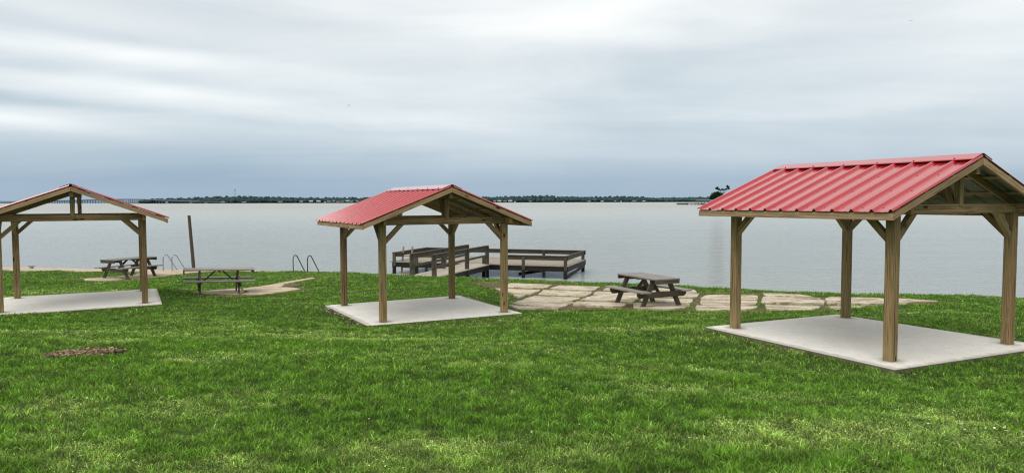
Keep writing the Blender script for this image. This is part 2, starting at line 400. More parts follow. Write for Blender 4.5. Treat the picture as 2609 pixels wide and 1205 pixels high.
# ------------------------------------------------------------------ paving
def pip(px, py, poly):
    inside = np.zeros(px.shape, bool); n = len(poly); j = n - 1
    for i in range(n):
        xi, yi = poly[i]; xj, yj = poly[j]
        c = ((yi > py) != (yj > py)) & (px < (xj - xi) * (py - yi) / (yj - yi + 1e-12) + xi); inside ^= c; j = i
    return inside
PATIO = [(-.15, 17.75), (.1, 16.95), (.9, 17.1), (1.45, 17.37), (2.4, 17.3), (3.4, 17.0), (4.28, 16.80), (5.2, 16.55), (6.0, 16.42), (6.9, 16.3), (7.6, 16.3), (8.4, 16.7), (9.03, 17.0), (10.3, 17.35), (11.2, 17.4), (10.3, 18.35), (9.7, 18.75),
         (8.9, 19.0), (8.2, 19.4), (7.5, 20.4), (6.6, 20.9), (5.9, 21.2), (4.6, 21.8), (3.5, 22.2), (2.9, 22.6), (1.6, 23.5), (.6, 23.8), (-.3, 24.1), (-1.4, 24.3), (-1.25, 23.5), (-.85, 22.8), (-.25, 21.2), (.2, 19.6), (0, 18.8)]
PATIO = [np.array(p) for p in PATIO]
PAD2 = [(-9.6, 21.2), (-9.55, 21.9), (-9.1, 22.6), (-8.45, 23.0), (-8.2, 24.0), (-7.95, 24.9), (-7.5, 26.3), (-7.25, 26.1), (-7.55, 24.9), (-7.7, 24.0), (-7.5, 22.95), (-6.75, 22.4), (-7.0, 21.2), (-7.4, 20.4), (-8.3, 20.2), (-9.3, 20.4)]
PAD1 = [(-16.6, 26.8), (-16.1, 26.0), (-15.0, 25.65), (-14.4, 26.6), (-13.8, 27.5), (-13.4, 28.9), (-13.0, 29.6), (-14.3, 29.9), (-16.0, 30.2), (-15.6, 28.9), (-15.9, 27.6)]
def sheet(name, poly, mat, dz, res=.22):
    P = np.array([tuple(p) for p in poly]); x0, y0 = P.min(0) - res; x1, y1 = P.max(0) + res
    X = np.arange(x0, x1, res); Y = np.arange(y0, y1, res); g = np.array([(a, b) for a in X for b in Y])
    keep = pip(g[:, 0], g[:, 1], [tuple(p) for p in P]); z = H(g[:, 0], g[:, 1], False) + dz
    idx = -np.ones(len(g), int); fs = []; ny = len(Y); used = set()
    for i in range(len(X) - 1):
        for j in range(ny - 1):
            q = (i * ny + j, (i + 1) * ny + j, (i + 1) * ny + j + 1, i * ny + j + 1)
            if sum(keep[k] for k in q) >= 2: fs.append(q); used.update(q)
    used = sorted(used); mp = {u: k for k, u in enumerate(used)}
    return obj(name, [(g[u][0], g[u][1], z[u]) for u in used], [tuple(mp[k] for k in f) for f in fs], mat, smooth=True)
tag(sheet('soil', PATIO, M['soil'], .02), kind='structure')
tag(sheet('soil', [(-16.9, 26.8), (-16.2, 25.7), (-14.9, 25.4), (-14.1, 26.5), (-13.5, 27.6), (-13.0, 29.2), (-15.4, 29.6), (-15.9, 27.8)], M['soil'], .02), kind='structure')
tag(sheet('soil', [(-10.1, 21.2), (-9.8, 22.1), (-9.1, 22.9), (-8.5, 23.3), (-8.2, 24.6), (-7.6, 26.5), (-7.1, 26.3), (-7.4, 24.2), (-7.3, 23.0), (-6.5, 22.5), (-6.9, 20.9), (-7.4, 20.15), (-8.5, 19.9), (-9.7, 20.2)], M['soil'], .02), kind='structure')

STONES = []     # world polygons
mb = MB()
def stone(poly, top=.055):
    """slightly domed slab with rounded rim laid on the ground"""
    P = [np.array(p, float) for p in poly]; c = sum(P) / len(P); n = []
    for i in range(len(P)):          # subdivide and roughen the outline
        a, b_ = P[i], P[(i + 1) % len(P)]; k = max(2, int(np.linalg.norm(b_ - a) / .22))
        for q in range(k):
            t = q / k; w = a + (b_ - a) * t + (c - (a + b_) / 2) * random.uniform(-.01, .05)
            if q == 0: w = w + (c - w) / np.linalg.norm(c - w) * .05
            n.append(w + rng.normal(0, .012, 2))
    STONES.append([tuple(p) for p in n]); b = len(mb.v); m_ = len(n)
    zb = [Hs(*p) for p in n]; zc = Hs(*c)
    for k, (s, dz) in enumerate(((1, -.05), (1, top - .012), (.985, top))):
        for p, zz in zip(n, zb):
            q = c + (p - c) * s; mb.v.append((q[0], q[1], zz + dz))
    mb.v.append((c[0], c[1], zc + top + .004))
    for k in range(2):
        for i in range(m_): j = (i + 1) % m_; mb.f.append((b + k * m_ + i, b + k * m_ + j, b + (k + 1) * m_ + j, b + (k + 1) * m_ + i)); mb.mi.append(0)
    for i in range(m_): j = (i + 1) % m_; mb.f.append((b + 2 * m_ + i, b + 2 * m_ + j, b + 3 * m_)); mb.mi.append(0)
O0 = np.array((.23, 19.47)); E1 = np.array((.945, -.327)); E2 = np.array((.327, .945))
def clip_poly(poly, clip):
    """convex-ish Sutherland-Hodgman replaced by sampling: keep stone if most inside, pull stray corners in"""
    ins = [bool(pip(np.array([p[0]]), np.array([p[1]]), clip)[0]) for p in poly]
    if sum(ins) == 0: return None
    c = sum(p for p, k in zip(poly, ins) if k) / sum(ins); out = []
    for p, k in zip(poly, ins):
        if not k:
            for t in np.linspace(0, 1, 24):
                q = p + (c - p) * t
                if pip(np.array([q[0]]), np.array([q[1]]), clip)[0]: p = q; break
        out.append(p)
    a = abs(sum(out[i][0] * out[(i + 1) % len(out)][1] - out[(i + 1) % len(out)][0] * out[i][1] for i in range(len(out)))) / 2
    return out if a > .18 else None
patio_t = [tuple(p) for p in PATIO]
cu = [-1.7, -.03, 1.6, 3.15, 4.75, 6.36, 7.88, 9.5, 11.2]
rows = {0: [-1.3, -.02, 1.1, 2.5, 3.8], 1: [-2.9, -1.6, -.1, 1.15, 2.55, 3.75, 4.6], 2: [-2.6, -1.15, -.0, 1.5, 2.7, 3.7, 4.6], 3: [-1.8, -.55, .5, 1.6, 2.7, 3.9],
        4: [-1.3, .0, 1.25, 2.35, 3.2, 4.1], 5: [-1.2, .35, 1.5, 2.0, 3.1, 4.0], 6: [-.9, .35, 1.0, 2.2, 3.2], 7: [-.7, .2, .9, 1.7, 2.6]}
gap = .085
for ci in range(len(cu) - 1):
    rv = rows[ci]
    for ri in range(len(rv) - 1):
        if (ci, ri) in ((4, 3),): continue
        u0, u1, v0, v1 = cu[ci] + .05, cu[ci + 1] - .05, rv[ri] + .10, rv[ri + 1] - .10
        j = lambda: random.uniform(-.09, .09)
        poly = [O0 + E1 * (a + j()) + E2 * (b_ + j()) for a, b_ in ((u0, v0), (u1, v0), (u1, v1), (u0, v1))]
        poly = clip_poly(poly, patio_t)
        if poly: stone(poly, random.uniform(.04, .085))
pv = mb.build('paving', M['agg']); tag(pv, kind='structure')
mb = MB()
ns = len(STONES)
for pl in ([(-9.5, 20.5), (-8.05, 20.35), (-8.15, 21.3), (-8.85, 22.5), (-9.35, 22.0), (-9.55, 21.3)], [(-8.0, 20.35), (-7.35, 20.45), (-7.05, 21.1), (-8.05, 21.25)],
           [(-8.1, 21.32), (-7.0, 21.15), (-6.75, 22.35), (-7.5, 22.85), (-8.0, 22.8), (-8.75, 22.55)], [(-8.7, 22.65), (-8.0, 22.88), (-7.62, 22.98), (-7.8, 24.0), (-8.15, 24.1), (-8.4, 23.1)], [(-8.15, 24.15), (-7.8, 24.1), (-7.3, 26.0), (-7.5, 26.2), (-7.95, 24.9)],
           [(-16.5, 26.75), (-16.05, 26.05), (-15.05, 25.7), (-14.65, 26.4), (-15.6, 27.4), (-15.9, 27.4)], [(-14.6, 26.5), (-14.0, 27.3), (-13.7, 28.2), (-15.4, 28.7), (-15.75, 27.6)],
           [(-13.65, 28.3), (-13.2, 29.25), (-15.6, 29.45), (-15.5, 28.8)]):
    stone(pl, .05)
pt = mb.build('path', M['agg2']); tag(pt, kind='structure')

# ------------------------------------------------------------------ pavilions
PL, PW = 2.9654, 2.9787
HB, HBT, HA, HEM = 2.108, 2.249, 2.993, 2.164
OX, OY = .376, .5605
EX, EY = PL / 2 + OX, PW / 2 + OY
SL = .385
def zm(y): return HEM - .012 + (EY - abs(y)) * SL      # metal pan height
def roof_profile(minor=True):
    pr = []; n = 12; w = 2 * EX / n
    for k in range(n + 1):
        c = -EX + w * k
        rib = [(c - .038, 0), (c - .012, .037), (c + .012, .037), (c + .038, 0)]
        if k == 0: c += .03; rib = [(-EX, .010), (-EX + .005, .020), (c - .012, .037), (c + .012, .037), (c + .038, 0)]; c -= .03
        if k == n: c -= .03; rib = [(c - .038, 0), (c - .012, .037), (c + .012, .037), (EX - .005, .020), (EX, .010)]
        pr += rib
        if k < n and minor:
            for q in (1 / 3, 2 / 3):
                m_ = c + w * q; pr += [(m_ - .016, 0), (m_ - .006, .0028), (m_ + .006, .0028), (m_ + .016, 0)]
    return pr
def pavilion(i, label):
    x, y, z, t, ta, tb, cor = PAV[i]
    root = empty('picnic_shelter', (x, y, z), t)
    tag(root, label, 'picnic shelter', 'red roofed picnic shelters on the lawn')
    tz = lambda X, Y: ta * X + tb * Y
    mb = MB(); cc = Vector((sum(a for a, _ in cor) / 4, sum(b for _, b in cor) / 4))
    for (dz, k) in ((-.20, 1), (-.012, 1), (0, .994)):
        for a, b_ in cor:
            p = cc + (Vector((a, b_)) - cc) * k; mb.v.append((p.x, p.y, tz(p.x, p.y) + dz))
    mb.f = [(3, 2, 1, 0), (8, 9, 10, 11)] + [(4 * k + q, 4 * k + (q + 1) % 4, 4 * k + 4 + (q + 1) % 4, 4 * k + 4 + q) for k in (0, 1) for q in range(4)]
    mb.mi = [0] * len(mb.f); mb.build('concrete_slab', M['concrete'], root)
    hx, hy = PL / 2, PW / 2
    for a in (-1, 1):
        for b_ in (-1, 1):
            X, Y = a * hx, b_ * hy
            timber('post', (X, Y, tz(X, Y) - .05), (X, Y, HB), .14, .14, M['pine'], root, bevel=.007)
            pol = [(.062, -.415), (.062, -.288), (.36, .008), (.487, .008)]
            cut_timber('brace', pol, (X, Y, HB), (-a, 0, 0), (0, 1, 0), .088, M['pine'], root, (1, .98))
            cut_timber('brace', pol, (X, Y, HB), (0, -b_, 0), (1, 0, 0), .086, M['pine'], root, (1, .98))
    for b_ in (-1, 1):
        timber('eave_beam', (-hx - .30, b_ * (hy + .03), (HB + HBT) / 2), (hx + .30, b_ * (hy + .03), (HB + HBT) / 2), .078, HBT - HB, M['pine'], root)
    for a in (-1, 1):
        timber('tie_beam', (a * (hx + .02), -hy - .01, (HB + HBT) / 2 - .002), (a * (hx + .02), hy + .01, (HB + HBT) / 2 - .002), .09, HBT - HB - .002, M['pine'], root)
    rb_top = zm(0) - .022 - .10
    timber('ridge_beam', (-hx - .30, 0, rb_top - .07), (hx + .30, 0, rb_top - .07), .088, .14, M['pine'], root)
    for a in (-1, 1):
        X = a * (hx + .03)
        timber('king_post', (X, 0, HBT - .035), (X, 0, rb_top - .14), .09, .088, M['pine'], root)
        h = rb_top - .14 - HBT
        cut_timber('ridge_brace', [(.03, 0.003), (.13, 0.003), (.36, h + .005), (.24, h + .005)], (X, 0, HBT), (-a, 0, 0), (0, 1, 0), .084, M['pine'], root, (.3, 1))
    # rafters (mitred at the ridge, plumb cut at the eave)
    cs = math.sqrt(1 + SL * SL); rd = .092 * cs
    for X, mt in ((-EX + .03, 'pine_light'), (EX - .03, 'pine_light'), (-hx + .06, 'pine'), (hx - .06, 'pine'), (-.5, 'pine'), (.5, 'pine')):
        for s in (-1, 1):
            e = EY - .045; pol = [(.002, zm(0) - .022 - rd), (.002, zm(0) - .022), (e, zm(e) - .022), (e, zm(e) - .022 - rd)]
            cut_timber('rafter', pol, (X, 0, 0), (0, s, 0), (1, 0, 0), .04, M[mt], root, (1, -SL))
    for s in (-1, 1):
        for q in (.10, .72, 1.32, EY - .12):
            nx = Vector((0, s * SL, 1)).normalized(); c0 = Vector((0, s * q, zm(q) - .0125))
            timber('purlin', c0 + Vector((-EX + .012, 0, 0)), c0 + Vector((EX - .012, 0, 0)), .088, .019, M['pine'], root, up=nx, bevel=0)
        timber('fascia', (-EX + .008, s * (EY - .026), zm(EY) - .022 - .046), (EX - .008, s * (EY - .026), zm(EY) - .022 - .046), .036, .098, M['pine_light'], root)
        # metal sheet: painted top, bare underside, screws
        PROF = roof_profile(i == 2); V, Fc, mi = [], [], []; n = len(PROF); ys = [.03, EY * .5, EY + .015]
        for lay, off in ((0, 0), (1, -.0025)):
            for yy in ys:
                for px, ph in PROF: V.append((px, s * yy, zm(yy) + ph + off))
        def q4(a, b_, c_, d, m_): Fc.append((a, b_, c_, d)); mi.append(m_)
        L = n * len(ys)
        for r in range(len(ys) - 1):
            for k in range(n - 1):
                a = r * n + k; q4(a, a + 1, a + n + 1, a + n, 0); q4(L + a, L + a + n, L + a + n + 1, L + a + 1, 1)
        for r in (0, len(ys) - 1):
            for k in range(n - 1): a = r * n + k; q4(a, a + 1, L + a + 1, L + a, 0)
        for k in (0, n - 1):
            for r in range(len(ys) - 1): a = r * n + k; q4(a, a + n, L + a + n, L + a, 0)
        sm = MB(); sm.v = [Vector(v) for v in V]; sm.f = Fc; sm.mi = mi
        ang = Matrix.Rotation(-s * math.atan(SL), 3, 'X')
        for q in (.72, 1.32, EY - .12):
            for k in range(12):
                xx = -EX + 2 * EX / 12 * k + .065
                sm.box((xx + .02, s * q, zm(q) + .004), (.012, .012, .007), ang, 2)
        sm.build('roof_panel', [M['red'], M['under'], M['screw']], root)
    # ridge cap
    mb = MB(); w = .235; th = .003; hh = .052
    for X in (-EX + .06, EX - .015):
        for dz in (0, -th):
            for yy in (-w, -w + .012, -.018, .018, w - .012, w):
                lip = -.008 if abs(yy) == w else 0
                mb.v.append((X, yy, zm(yy) + hh + dz + lip + (0 if abs(yy) > .02 else .002)))
    for k in range(5):
        mb.f.append((k, k + 1, 12 + k + 1, 12 + k)); mb.f.append((6 + k, 18 + k, 18 + k + 1, 6 + k + 1))
        mb.f.append((k, 6 + k, 6 + k + 1, k + 1)); mb.f.append((12 + k, 12 + k + 1, 18 + k + 1, 18 + k))
    mb.f += [(0, 12, 18, 6), (5, 11, 23, 17)]; mb.mi = [0] * len(mb.f)
    for s in (-1, 1):
        ang = Matrix.Rotation(-s * math.atan(SL), 3, 'X')
        for k in range(1, 12, 1):
            if k % 2: mb.box((-EX + 2 * EX / 12 * k, s * (w - .03), zm(w - .03) + hh + .006), (.014, .014, .012), ang, 1)
    mb.build('ridge_cap', [M['red'], M['screw']], root)
    return root
pavilion(0, 'leftmost red roofed wooden picnic shelter, cut off by the left edge of the view')
pavilion(1, 'middle red roofed wooden picnic shelter on a slab in front of the fishing pier')
pavilion(2, 'nearest and largest red roofed wooden picnic shelter at the right')

# ------------------------------------------------------------------ picnic tables
def picnic_table(x, y, z, t, L, s, fw, sw, tw, label, tilt=(0, 0)):
    root = empty('picnic_table', (x, y, z), t); root.rotation_euler = (tilt[0], tilt[1], t)
    tag(root, label, 'picnic table', 'weathered wooden picnic tables by the water')
    mb = MB(); n = 5; pw = (2 * tw) / n
    for k in range(n):
        yy = -tw + pw * (k + .5); d = random.uniform(-.012, .012)
        mb.box((d, yy, .74 + random.uniform(-.002, .002)), (L + random.uniform(-.01, .01), pw - .008, .038))
    mb.build('table_top', M['weathered_top'], root, bevel=.004)
    for sgn in (-1, 1):
        mb = MB(); mb.box((0, sgn * (sw - .07), .43), (L, .135, .038)); mb.box((0.004, sgn * (sw - .215), .43), (L, .135, .038))
        mb.build('bench', M['weathered_top'], root, bevel=.004)
        timber('end_board', (sgn * (L / 2 - .02), -tw + .01, .675), (sgn * (L / 2 - .02), tw - .01, .675), .038, .088, M['weathered'], root)
        X = sgn * s / 2
        timber('top_support', (X, -tw + .05, .672), (X, tw - .05, .672), .04, .09, M['weathered'], root)
        cut_timber('bench_support', [(-sw + .02, .41), (-sw + .02, .33), (-sw + .09, .27), (sw - .09, .27), (sw - .02, .33), (sw - .02, .41)], (X + sgn * .041, 0, 0), (0, 1, 0), (1, 0, 0), .04, M['weathered'], root, (1, 0))
        for b_ in (-1, 1):
            yb, yt = b_ * fw, b_ * (tw * .62)
            w = .07; sl = (yt - yb) / .71
            pol = [(yb - w, -.03), (yb + w, -.03), (yt + w, .70), (yt - w, .70)]
            cut_timber('leg', pol, (X, 0, 0), (0, 1, 0), (1, 0, 0), .042, M['weathered'], root, (sl, 1))
        timber('brace', (X - sgn * .02, 0, .31), (sgn * .10, 0, .70), .09, .04, M['weathered'], root, up=(0, 0, 1))
    timber('cross_cleat', (0, -tw + .04, .70), (0, tw - .04, .70), .088, .036, M['weathered'], root)
    return root
picnic_table(3.538, 18.157, 1.10, -1.121, 1.66, 1.11, .599, .783, .383, 'dark weathered picnic table on the stone patio between the middle and right shelters')
picnic_table(-8.83, 20.92, 1.05, .45, 1.95, 1.06, .56, .70, .36, 'picnic table seen side on, beside the small pebbled pad near the leaning pole', (0, R(1.7)))
picnic_table(-14.965, 27.255, .87, 1.182, 1.90, 1.20, .678, .725, .382, 'farthest picnic table, brown, next to the silver ladder rails behind the left shelter')

# ------------------------------------------------------------------ fishing pier
pier = empty('fishing_pier', (2.65, 34.06, 0), 0)
tag(pier, 'weathered grey T shaped fishing pier with railings and a ramp from the shore', 'pier')
e1 = Vector((-.951, .309, 0)); e2 = Vector((.309, .951, 0))    # along the front edge to the left, and away
FRc = Vector((0, 0, 0)); LN, DP = 9.35, 4.05; ZD, ZR = .65, 1.13
def P(a, b_, z): return FRc + e1 * a + e2 * b_ + Vector((0, 0, z))
mb = MB(); k = -.12
while k < LN + .12:
    dj = random.uniform(-.02, .02)
    mb.beam(P(k + .07, -.10 + dj, ZD - .02 + random.uniform(-.003, .003)), P(k + .07, DP + .1 + dj, ZD - .02), .132, .038); k += .143
mb.build('deck', M['dock_deck'], pier)
mb = MB()
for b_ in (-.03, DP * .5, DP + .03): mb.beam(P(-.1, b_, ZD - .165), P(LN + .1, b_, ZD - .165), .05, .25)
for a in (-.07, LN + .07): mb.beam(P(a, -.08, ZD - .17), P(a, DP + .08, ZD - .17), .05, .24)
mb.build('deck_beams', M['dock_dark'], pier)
for a, b_ in [(0, .06), (2.15, .06), (4.25, .06), (6.4, .06), (8.0, .06), (LN - .05, .06), (0, DP - .1), (2.2, DP - .1), (4.4, DP - .1), (6.7, DP - .1), (LN - .05, DP - .1), (LN - .05, DP * .5)]:
    hi = ZR - .06
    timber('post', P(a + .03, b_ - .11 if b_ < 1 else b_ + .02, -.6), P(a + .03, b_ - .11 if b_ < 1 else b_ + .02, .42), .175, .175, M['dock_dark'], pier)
    timber('rail_post', P(a + .03, b_ - .11 if b_ < 1 else b_ + .02, .42), P(a + .03, b_ - .11 if b_ < 1 else b_ + .02, hi), .16, .16, M['dock_wood'], pier)
RA = 3.55; RB = 5.2      # ramp opening along the front edge (a of right and left ramp rails)
def rail(p, q, cap=True):
    timber('rail', p - Vector((0, 0, .13)), q - Vector((0, 0, .13)), .04, .20, M['dock_wood'], pier)
    if cap: timber('rail_cap', p - Vector((0, 0, .015)), q - Vector((0, 0, .015)), .15, .035, M['dock_wood'], pier)
rail(P(-.1, 0, ZR), P(RA - .25, 0, ZR)); rail(P(6.3, 0, ZR - .002), P(8.1, 0, ZR - .002)); rail(P(LN - .55, 0, ZR), P(LN + .1, 0, ZR))
rail(P(-.1, DP, ZR - .002), P(LN + .1, DP, ZR - .002)); rail(P(-.02, -.08, ZR + .003), P(-.02, DP + .08, ZR + .003)); rail(P(LN, -.08, ZR + .003), P(LN, DP + .08, ZR + .003))
timber('low_brace', P(-.04, -.02, .10), P(-.04, DP, .32), .05, .16, M['dock_dark'], pier)
timber('low_brace', P(2.6, .5, .12), P(.9, 1.9, .36), .05, .16, M['dock_dark'], pier)
# ramp: from the shore (near) down to the deck
o0 = Vector((2.65, 34.06, 0))
n_r = Vector((-3.05, 27.25, 1.74)) - o0; f_r = Vector((-1.25, 34.95, 1.60)) - o0
n_l = Vector((-3.98, 27.75, 1.74)) - o0; f_l = Vector((-2.29, 35.7, 1.60)) - o0
dr = (f_r - n_r); drop = .93
base_n, base_f = .86, ZD + .012
mb = MB(); N = 62
for i in range(N):
    t = -.17 + 1.17 * (i + .5) / N; r_ = n_r.lerp(f_r, t); l_ = n_l.lerp(f_l, t); zz = base_n + (base_f - base_n) * max(t, 0) + (.03 * t if t < 0 else 0)
    side = (r_ - l_); side.z = 0; side.normalize()
    a = r_ + side * .12; b_ = l_ - side * .12; a.z = b_.z = zz - .02 + random.uniform(-.003, .003)
    mb.beam(a, b_, dr.length * 1.17 / N - .01, .038)
mb.build('ramp_deck', M['dock_deck'], pier)
mb = MB()
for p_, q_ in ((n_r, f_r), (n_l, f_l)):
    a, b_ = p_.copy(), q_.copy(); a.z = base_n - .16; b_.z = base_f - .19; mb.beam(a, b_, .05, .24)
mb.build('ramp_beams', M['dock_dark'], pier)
for p_, q_, ks in ((n_r, f_r, (0, .56, 1)), (n_l, f_l, (0, .5, 1))):
    for t in ks:
        c = p_.lerp(q_, t); zb = base_n + (base_f - base_n) * t
        timber('ramp_post', (c.x, c.y, zb - (.1 if t < .1 else .28)), (c.x, c.y, c.z - .05), .19, .13, M['dock_wood'], pier, up=(0, 1, 0))
        if t > .3: timber('post', (c.x + .01, c.y, -.6), (c.x + .01, c.y, zb - .28), .16, .16, M['dock_dark'], pier)
    ex = (q_ - p_).normalized() * .12
    for dz, w, h, nm in ((-.015, .15, .038, 'ramp_rail_cap'), (-.12, .042, .15, 'ramp_rail'), (-.50, .042, .10, 'ramp_rail')):
        timber(nm, p_ - ex + Vector((0, 0, dz)), q_ + ex + Vector((0, 0, dz)), w, h, M['dock_wood'], pier)
# wooden ladder leaning on the pier's left front corner
lad = empty('wooden_ladder', (-5.55, 37.15, 0), math.atan2(.309, -.951))
tag(lad, 'reddish wooden ladder standing against the left front corner of the fishing pier', 'ladder')
for sx in (-.26, .26):
    timber('side_rail', (sx, .32 , -.4), (sx, -.02 , 1.42), .045, .09, M['ladder_wood'], lad, up=(1, 0, 0))
for k, zz in enumerate((.02, .32, .62, .92)): timber('rung', (-.26, .25 - zz * .19, zz), (.26, .25 - zz * .19, zz), .08, .04, M['ladder_wood'], lad)

# ------------------------------------------------------------------ small shore things
def pool_ladder(c0, c1, z, mat, label, h=.70, reach=.62, away=(.0, 1)):
    root = empty('pool_ladder', (c0[0], c0[1], z), 0); tag(root, label, 'ladder')
    for c in (c0, c1):
        bx, by = c[0] - c0[0], c[1] - c0[1]; aw = Vector((away[0], away[1], 0)).normalized(); o_ = Vector((bx, by, 0)); pts = [o_ + Vector((0, 0, -.15)), o_ + Vector((0, 0, h - .20))]
        for k in range(1, 9):
            a = math.pi * (1 - k / 9 * .86); pts.append(o_ + aw * (.13 + .13 * math.cos(a)) + Vector((0, 0, h - .18 + .17 * math.sin(a))))
        last = pts[-1]; pts.append(last + aw * reach * .75 + Vector((0, 0, -(h + .05)))); pts.append(last + aw * reach * .95 + Vector((0, 0, -(h + 1.0))))
        mb = MB(); mb.tube(pts, .021, 10); mb.build('handrail', mat, root, smooth=True)
    mb = MB()
    for zz in (-.35, -.65):
        mb.box(((c1[0] - c0[0]) / 2 + away[0] * .75 , (c1[1] - c0[1]) / 2 + away[1] * .75, zz), (c1[0] - c0[0], .07, .03))
    mb.build('step', mat, root)
    return root
pool_ladder((-15.25, 30.45), (-14.80, 30.32), .82, M['steel'], 'shiny silver ladder handrails at the seawall beside the farthest picnic table', away=(.55, .83))
pool_ladder((-9.16, 29.15), (-8.50, 28.95), .88, M['dark_steel'], 'dark metal ladder handrails at the seawall left of the middle shelter', away=(.50, .87))
mb = MB(); mb.tube([(-16.42, 36, -.8), (-16.47, 36, .6), (-16.56, 36, 2.0), (-16.63, 36, 3.12)], [.088, .086, .08, .074], 12)
pole = mb.build('mooring_pole', M['pole_wood'], smooth=False); tag(pole, 'tall weathered wooden pole standing in the lake behind the left shelter', 'pole')
cl = empty('dock_cleat', (-21.9, 31.75, .83), 0); tag(cl, 'small dark iron cleat on the seawall edge at far left', 'cleat')
mb = MB(); mb.tube([(-.16, 0, .085), (-.09, 0, .07), (0, 0, .062), (.09, 0, .07), (.16, 0, .085)], [.012, .018, .022, .018, .012], 8); mb.build('horn', M['rust'], cl)
mb = MB(); mb.box((0, 0, .0), (.16, .07, .02)); mb.tube([(-.04, 0, .0), (-.04, 0, .06)], .015); mb.tube([(.04, 0, .0), (.04, 0, .06)], .015); mb.build('base', M['rust'], cl)
mb = MB(); mb.tube([(-.38, 0, .02), (-.34, 0, .05), (-.2, 0, .09), (0, 0, .10), (.2, 0, .09), (.34, 0, .05), (.38, 0, .02)], [.02, .07, .11, .12, .11, .07, .02], 10)
by = mb.build('float', M['white'], smooth=True); by.location = (57.1, 146.4, 0); tag(by, 'small white float lying on the open water beyond the right shelter', 'float')

def bird(loc, s, rz, label):
    r_ = empty('bird', loc, rz); tag(r_, label, 'bird')
    mb = MB(); mb.tube([(0, -.22, 0), (0, -.16, .01), (0, -.05, .01), (0, .08, .01), (0, .17, .03), (0, .24, .02)], [.01, .03, .05, .05, .03, .005], 7)
    mb.v = [Vector(v) * s for v in mb.v]; mb.build('body', M['bird'], r_, smooth=True)
    for sx in (-1, 1):
        vs = [(sx * .03, -.05, .02), (sx * .03, .08, .02), (sx * .25, .10, .12), (sx * .5, -.02, .06), (sx * .26, -.03, .11)]
        mb = MB(); mb.v = [Vector(v) * s for v in vs] + [Vector(v) * s + Vector((0, 0, .01)) for v in vs]
        mb.f = [(0, 1, 2, 4), (4, 2, 3), (5, 9, 7, 6), (9, 8, 7)] + [(a, b_, b_ + 5, a + 5) for a, b_ in ((0, 1), (1, 2), (2, 3), (3, 4), (4, 0))]; mb.mi = [0] * len(mb.f)
        mb.build('wing', M['bird'], r_)
bird((-18.5, 80, 14.7), .5, .8, 'dark flying bird high above the lake, left of the sky centre')
bird((45.1, 80, 24.0), .5, -.5, 'dark flying bird near the top right of the sky')

# ------------------------------------------------------------------ far shore
def farline(x): return 2262 + .215 * x
def set_tint(me, cols):
    a = me.color_attributes.new('tint', 'FLOAT_COLOR', 'POINT')
    c = np.ones((len(me.vertices), 4), np.float32); c[:, :3] = cols; a.data.foreach_set('color', c.ravel())
# land strips
def strip(name, pts, depth, zf, zb, mat):
    V = []; Fc = []
    for x, y in pts: V += [(x, y, -.5), (x, y, zf * .4), (x, y + depth * .2, zf), (x, y + depth, zb)]
    for i in range(len(pts) - 1):
        for k in range(3): a = i * 4 + k; Fc.append((a, a + 4, a + 5, a + 1))
    return tag(obj(name, V, Fc, mat), kind='structure')
strip('far_shore', [(x, farline(x) + 6 * math.sin(x * .02)) for x in range(-1120, 4000, 60)], 500, 2.5, 9, M['far_land'])
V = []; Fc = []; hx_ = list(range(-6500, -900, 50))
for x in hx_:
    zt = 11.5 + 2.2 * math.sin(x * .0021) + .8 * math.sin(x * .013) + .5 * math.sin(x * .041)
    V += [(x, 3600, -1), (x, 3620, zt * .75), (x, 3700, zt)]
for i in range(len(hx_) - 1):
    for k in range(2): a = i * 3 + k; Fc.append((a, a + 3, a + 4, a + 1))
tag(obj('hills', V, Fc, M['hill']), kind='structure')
# forest on the far shore (one mass)
bm = bmesh.new(); bmesh.ops.create_icosphere(bm, subdivisions=2, radius=1); ico_v = np.array([v.co[:] for v in bm.verts]); ico_f = [tuple(v.index for v in f.verts) for f in bm.faces]; bm.free()
VV, FF, CC = [], [], []; off = 0
x = -1085.
fx = []
while x < 3900:
    for row, (dy, hm) in enumerate(((14, .62), (40, .85), (75, 1.0))):
        fx.append((x + random.uniform(-5, 5), dy + random.uniform(-7, 7), hm))
    x += random.uniform(6, 11) * (1 + max(0, x - 700) / 1500)
for xx, dy, hm in fx:
    if random.random() < .12 and hm < .7: continue
    env = 17.6 * min(1, .60 + (xx + 1085) / 380.) + 2.2 * math.sin(xx * .006 + 1) + 1.2 * math.sin(xx * .021)
    h = env * hm * random.uniform(.90, 1.07) + (1.5 if random.random() < .05 else 0); r_ = random.uniform(6.5, 10)
    vv = ico_v * (r_, r_, h * .52) * (1 + rng.normal(0, .13, (len(ico_v), 1))) + (xx, farline(xx) + dy, 1.5 + h * .50)
    VV.append(vv); FF += [tuple(a + off for a in f) for f in ico_f]; off += len(vv)
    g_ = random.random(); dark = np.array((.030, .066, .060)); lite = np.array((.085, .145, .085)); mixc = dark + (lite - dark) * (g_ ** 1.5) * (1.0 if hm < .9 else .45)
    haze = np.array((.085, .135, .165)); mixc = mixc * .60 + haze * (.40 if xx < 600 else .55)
    CC.append(np.tile(mixc, (len(vv), 1)))
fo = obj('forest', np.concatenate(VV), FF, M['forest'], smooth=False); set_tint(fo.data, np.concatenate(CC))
tag(fo, 'continuous dark green wood lining the far shore of the lake', 'forest', kind='stuff')
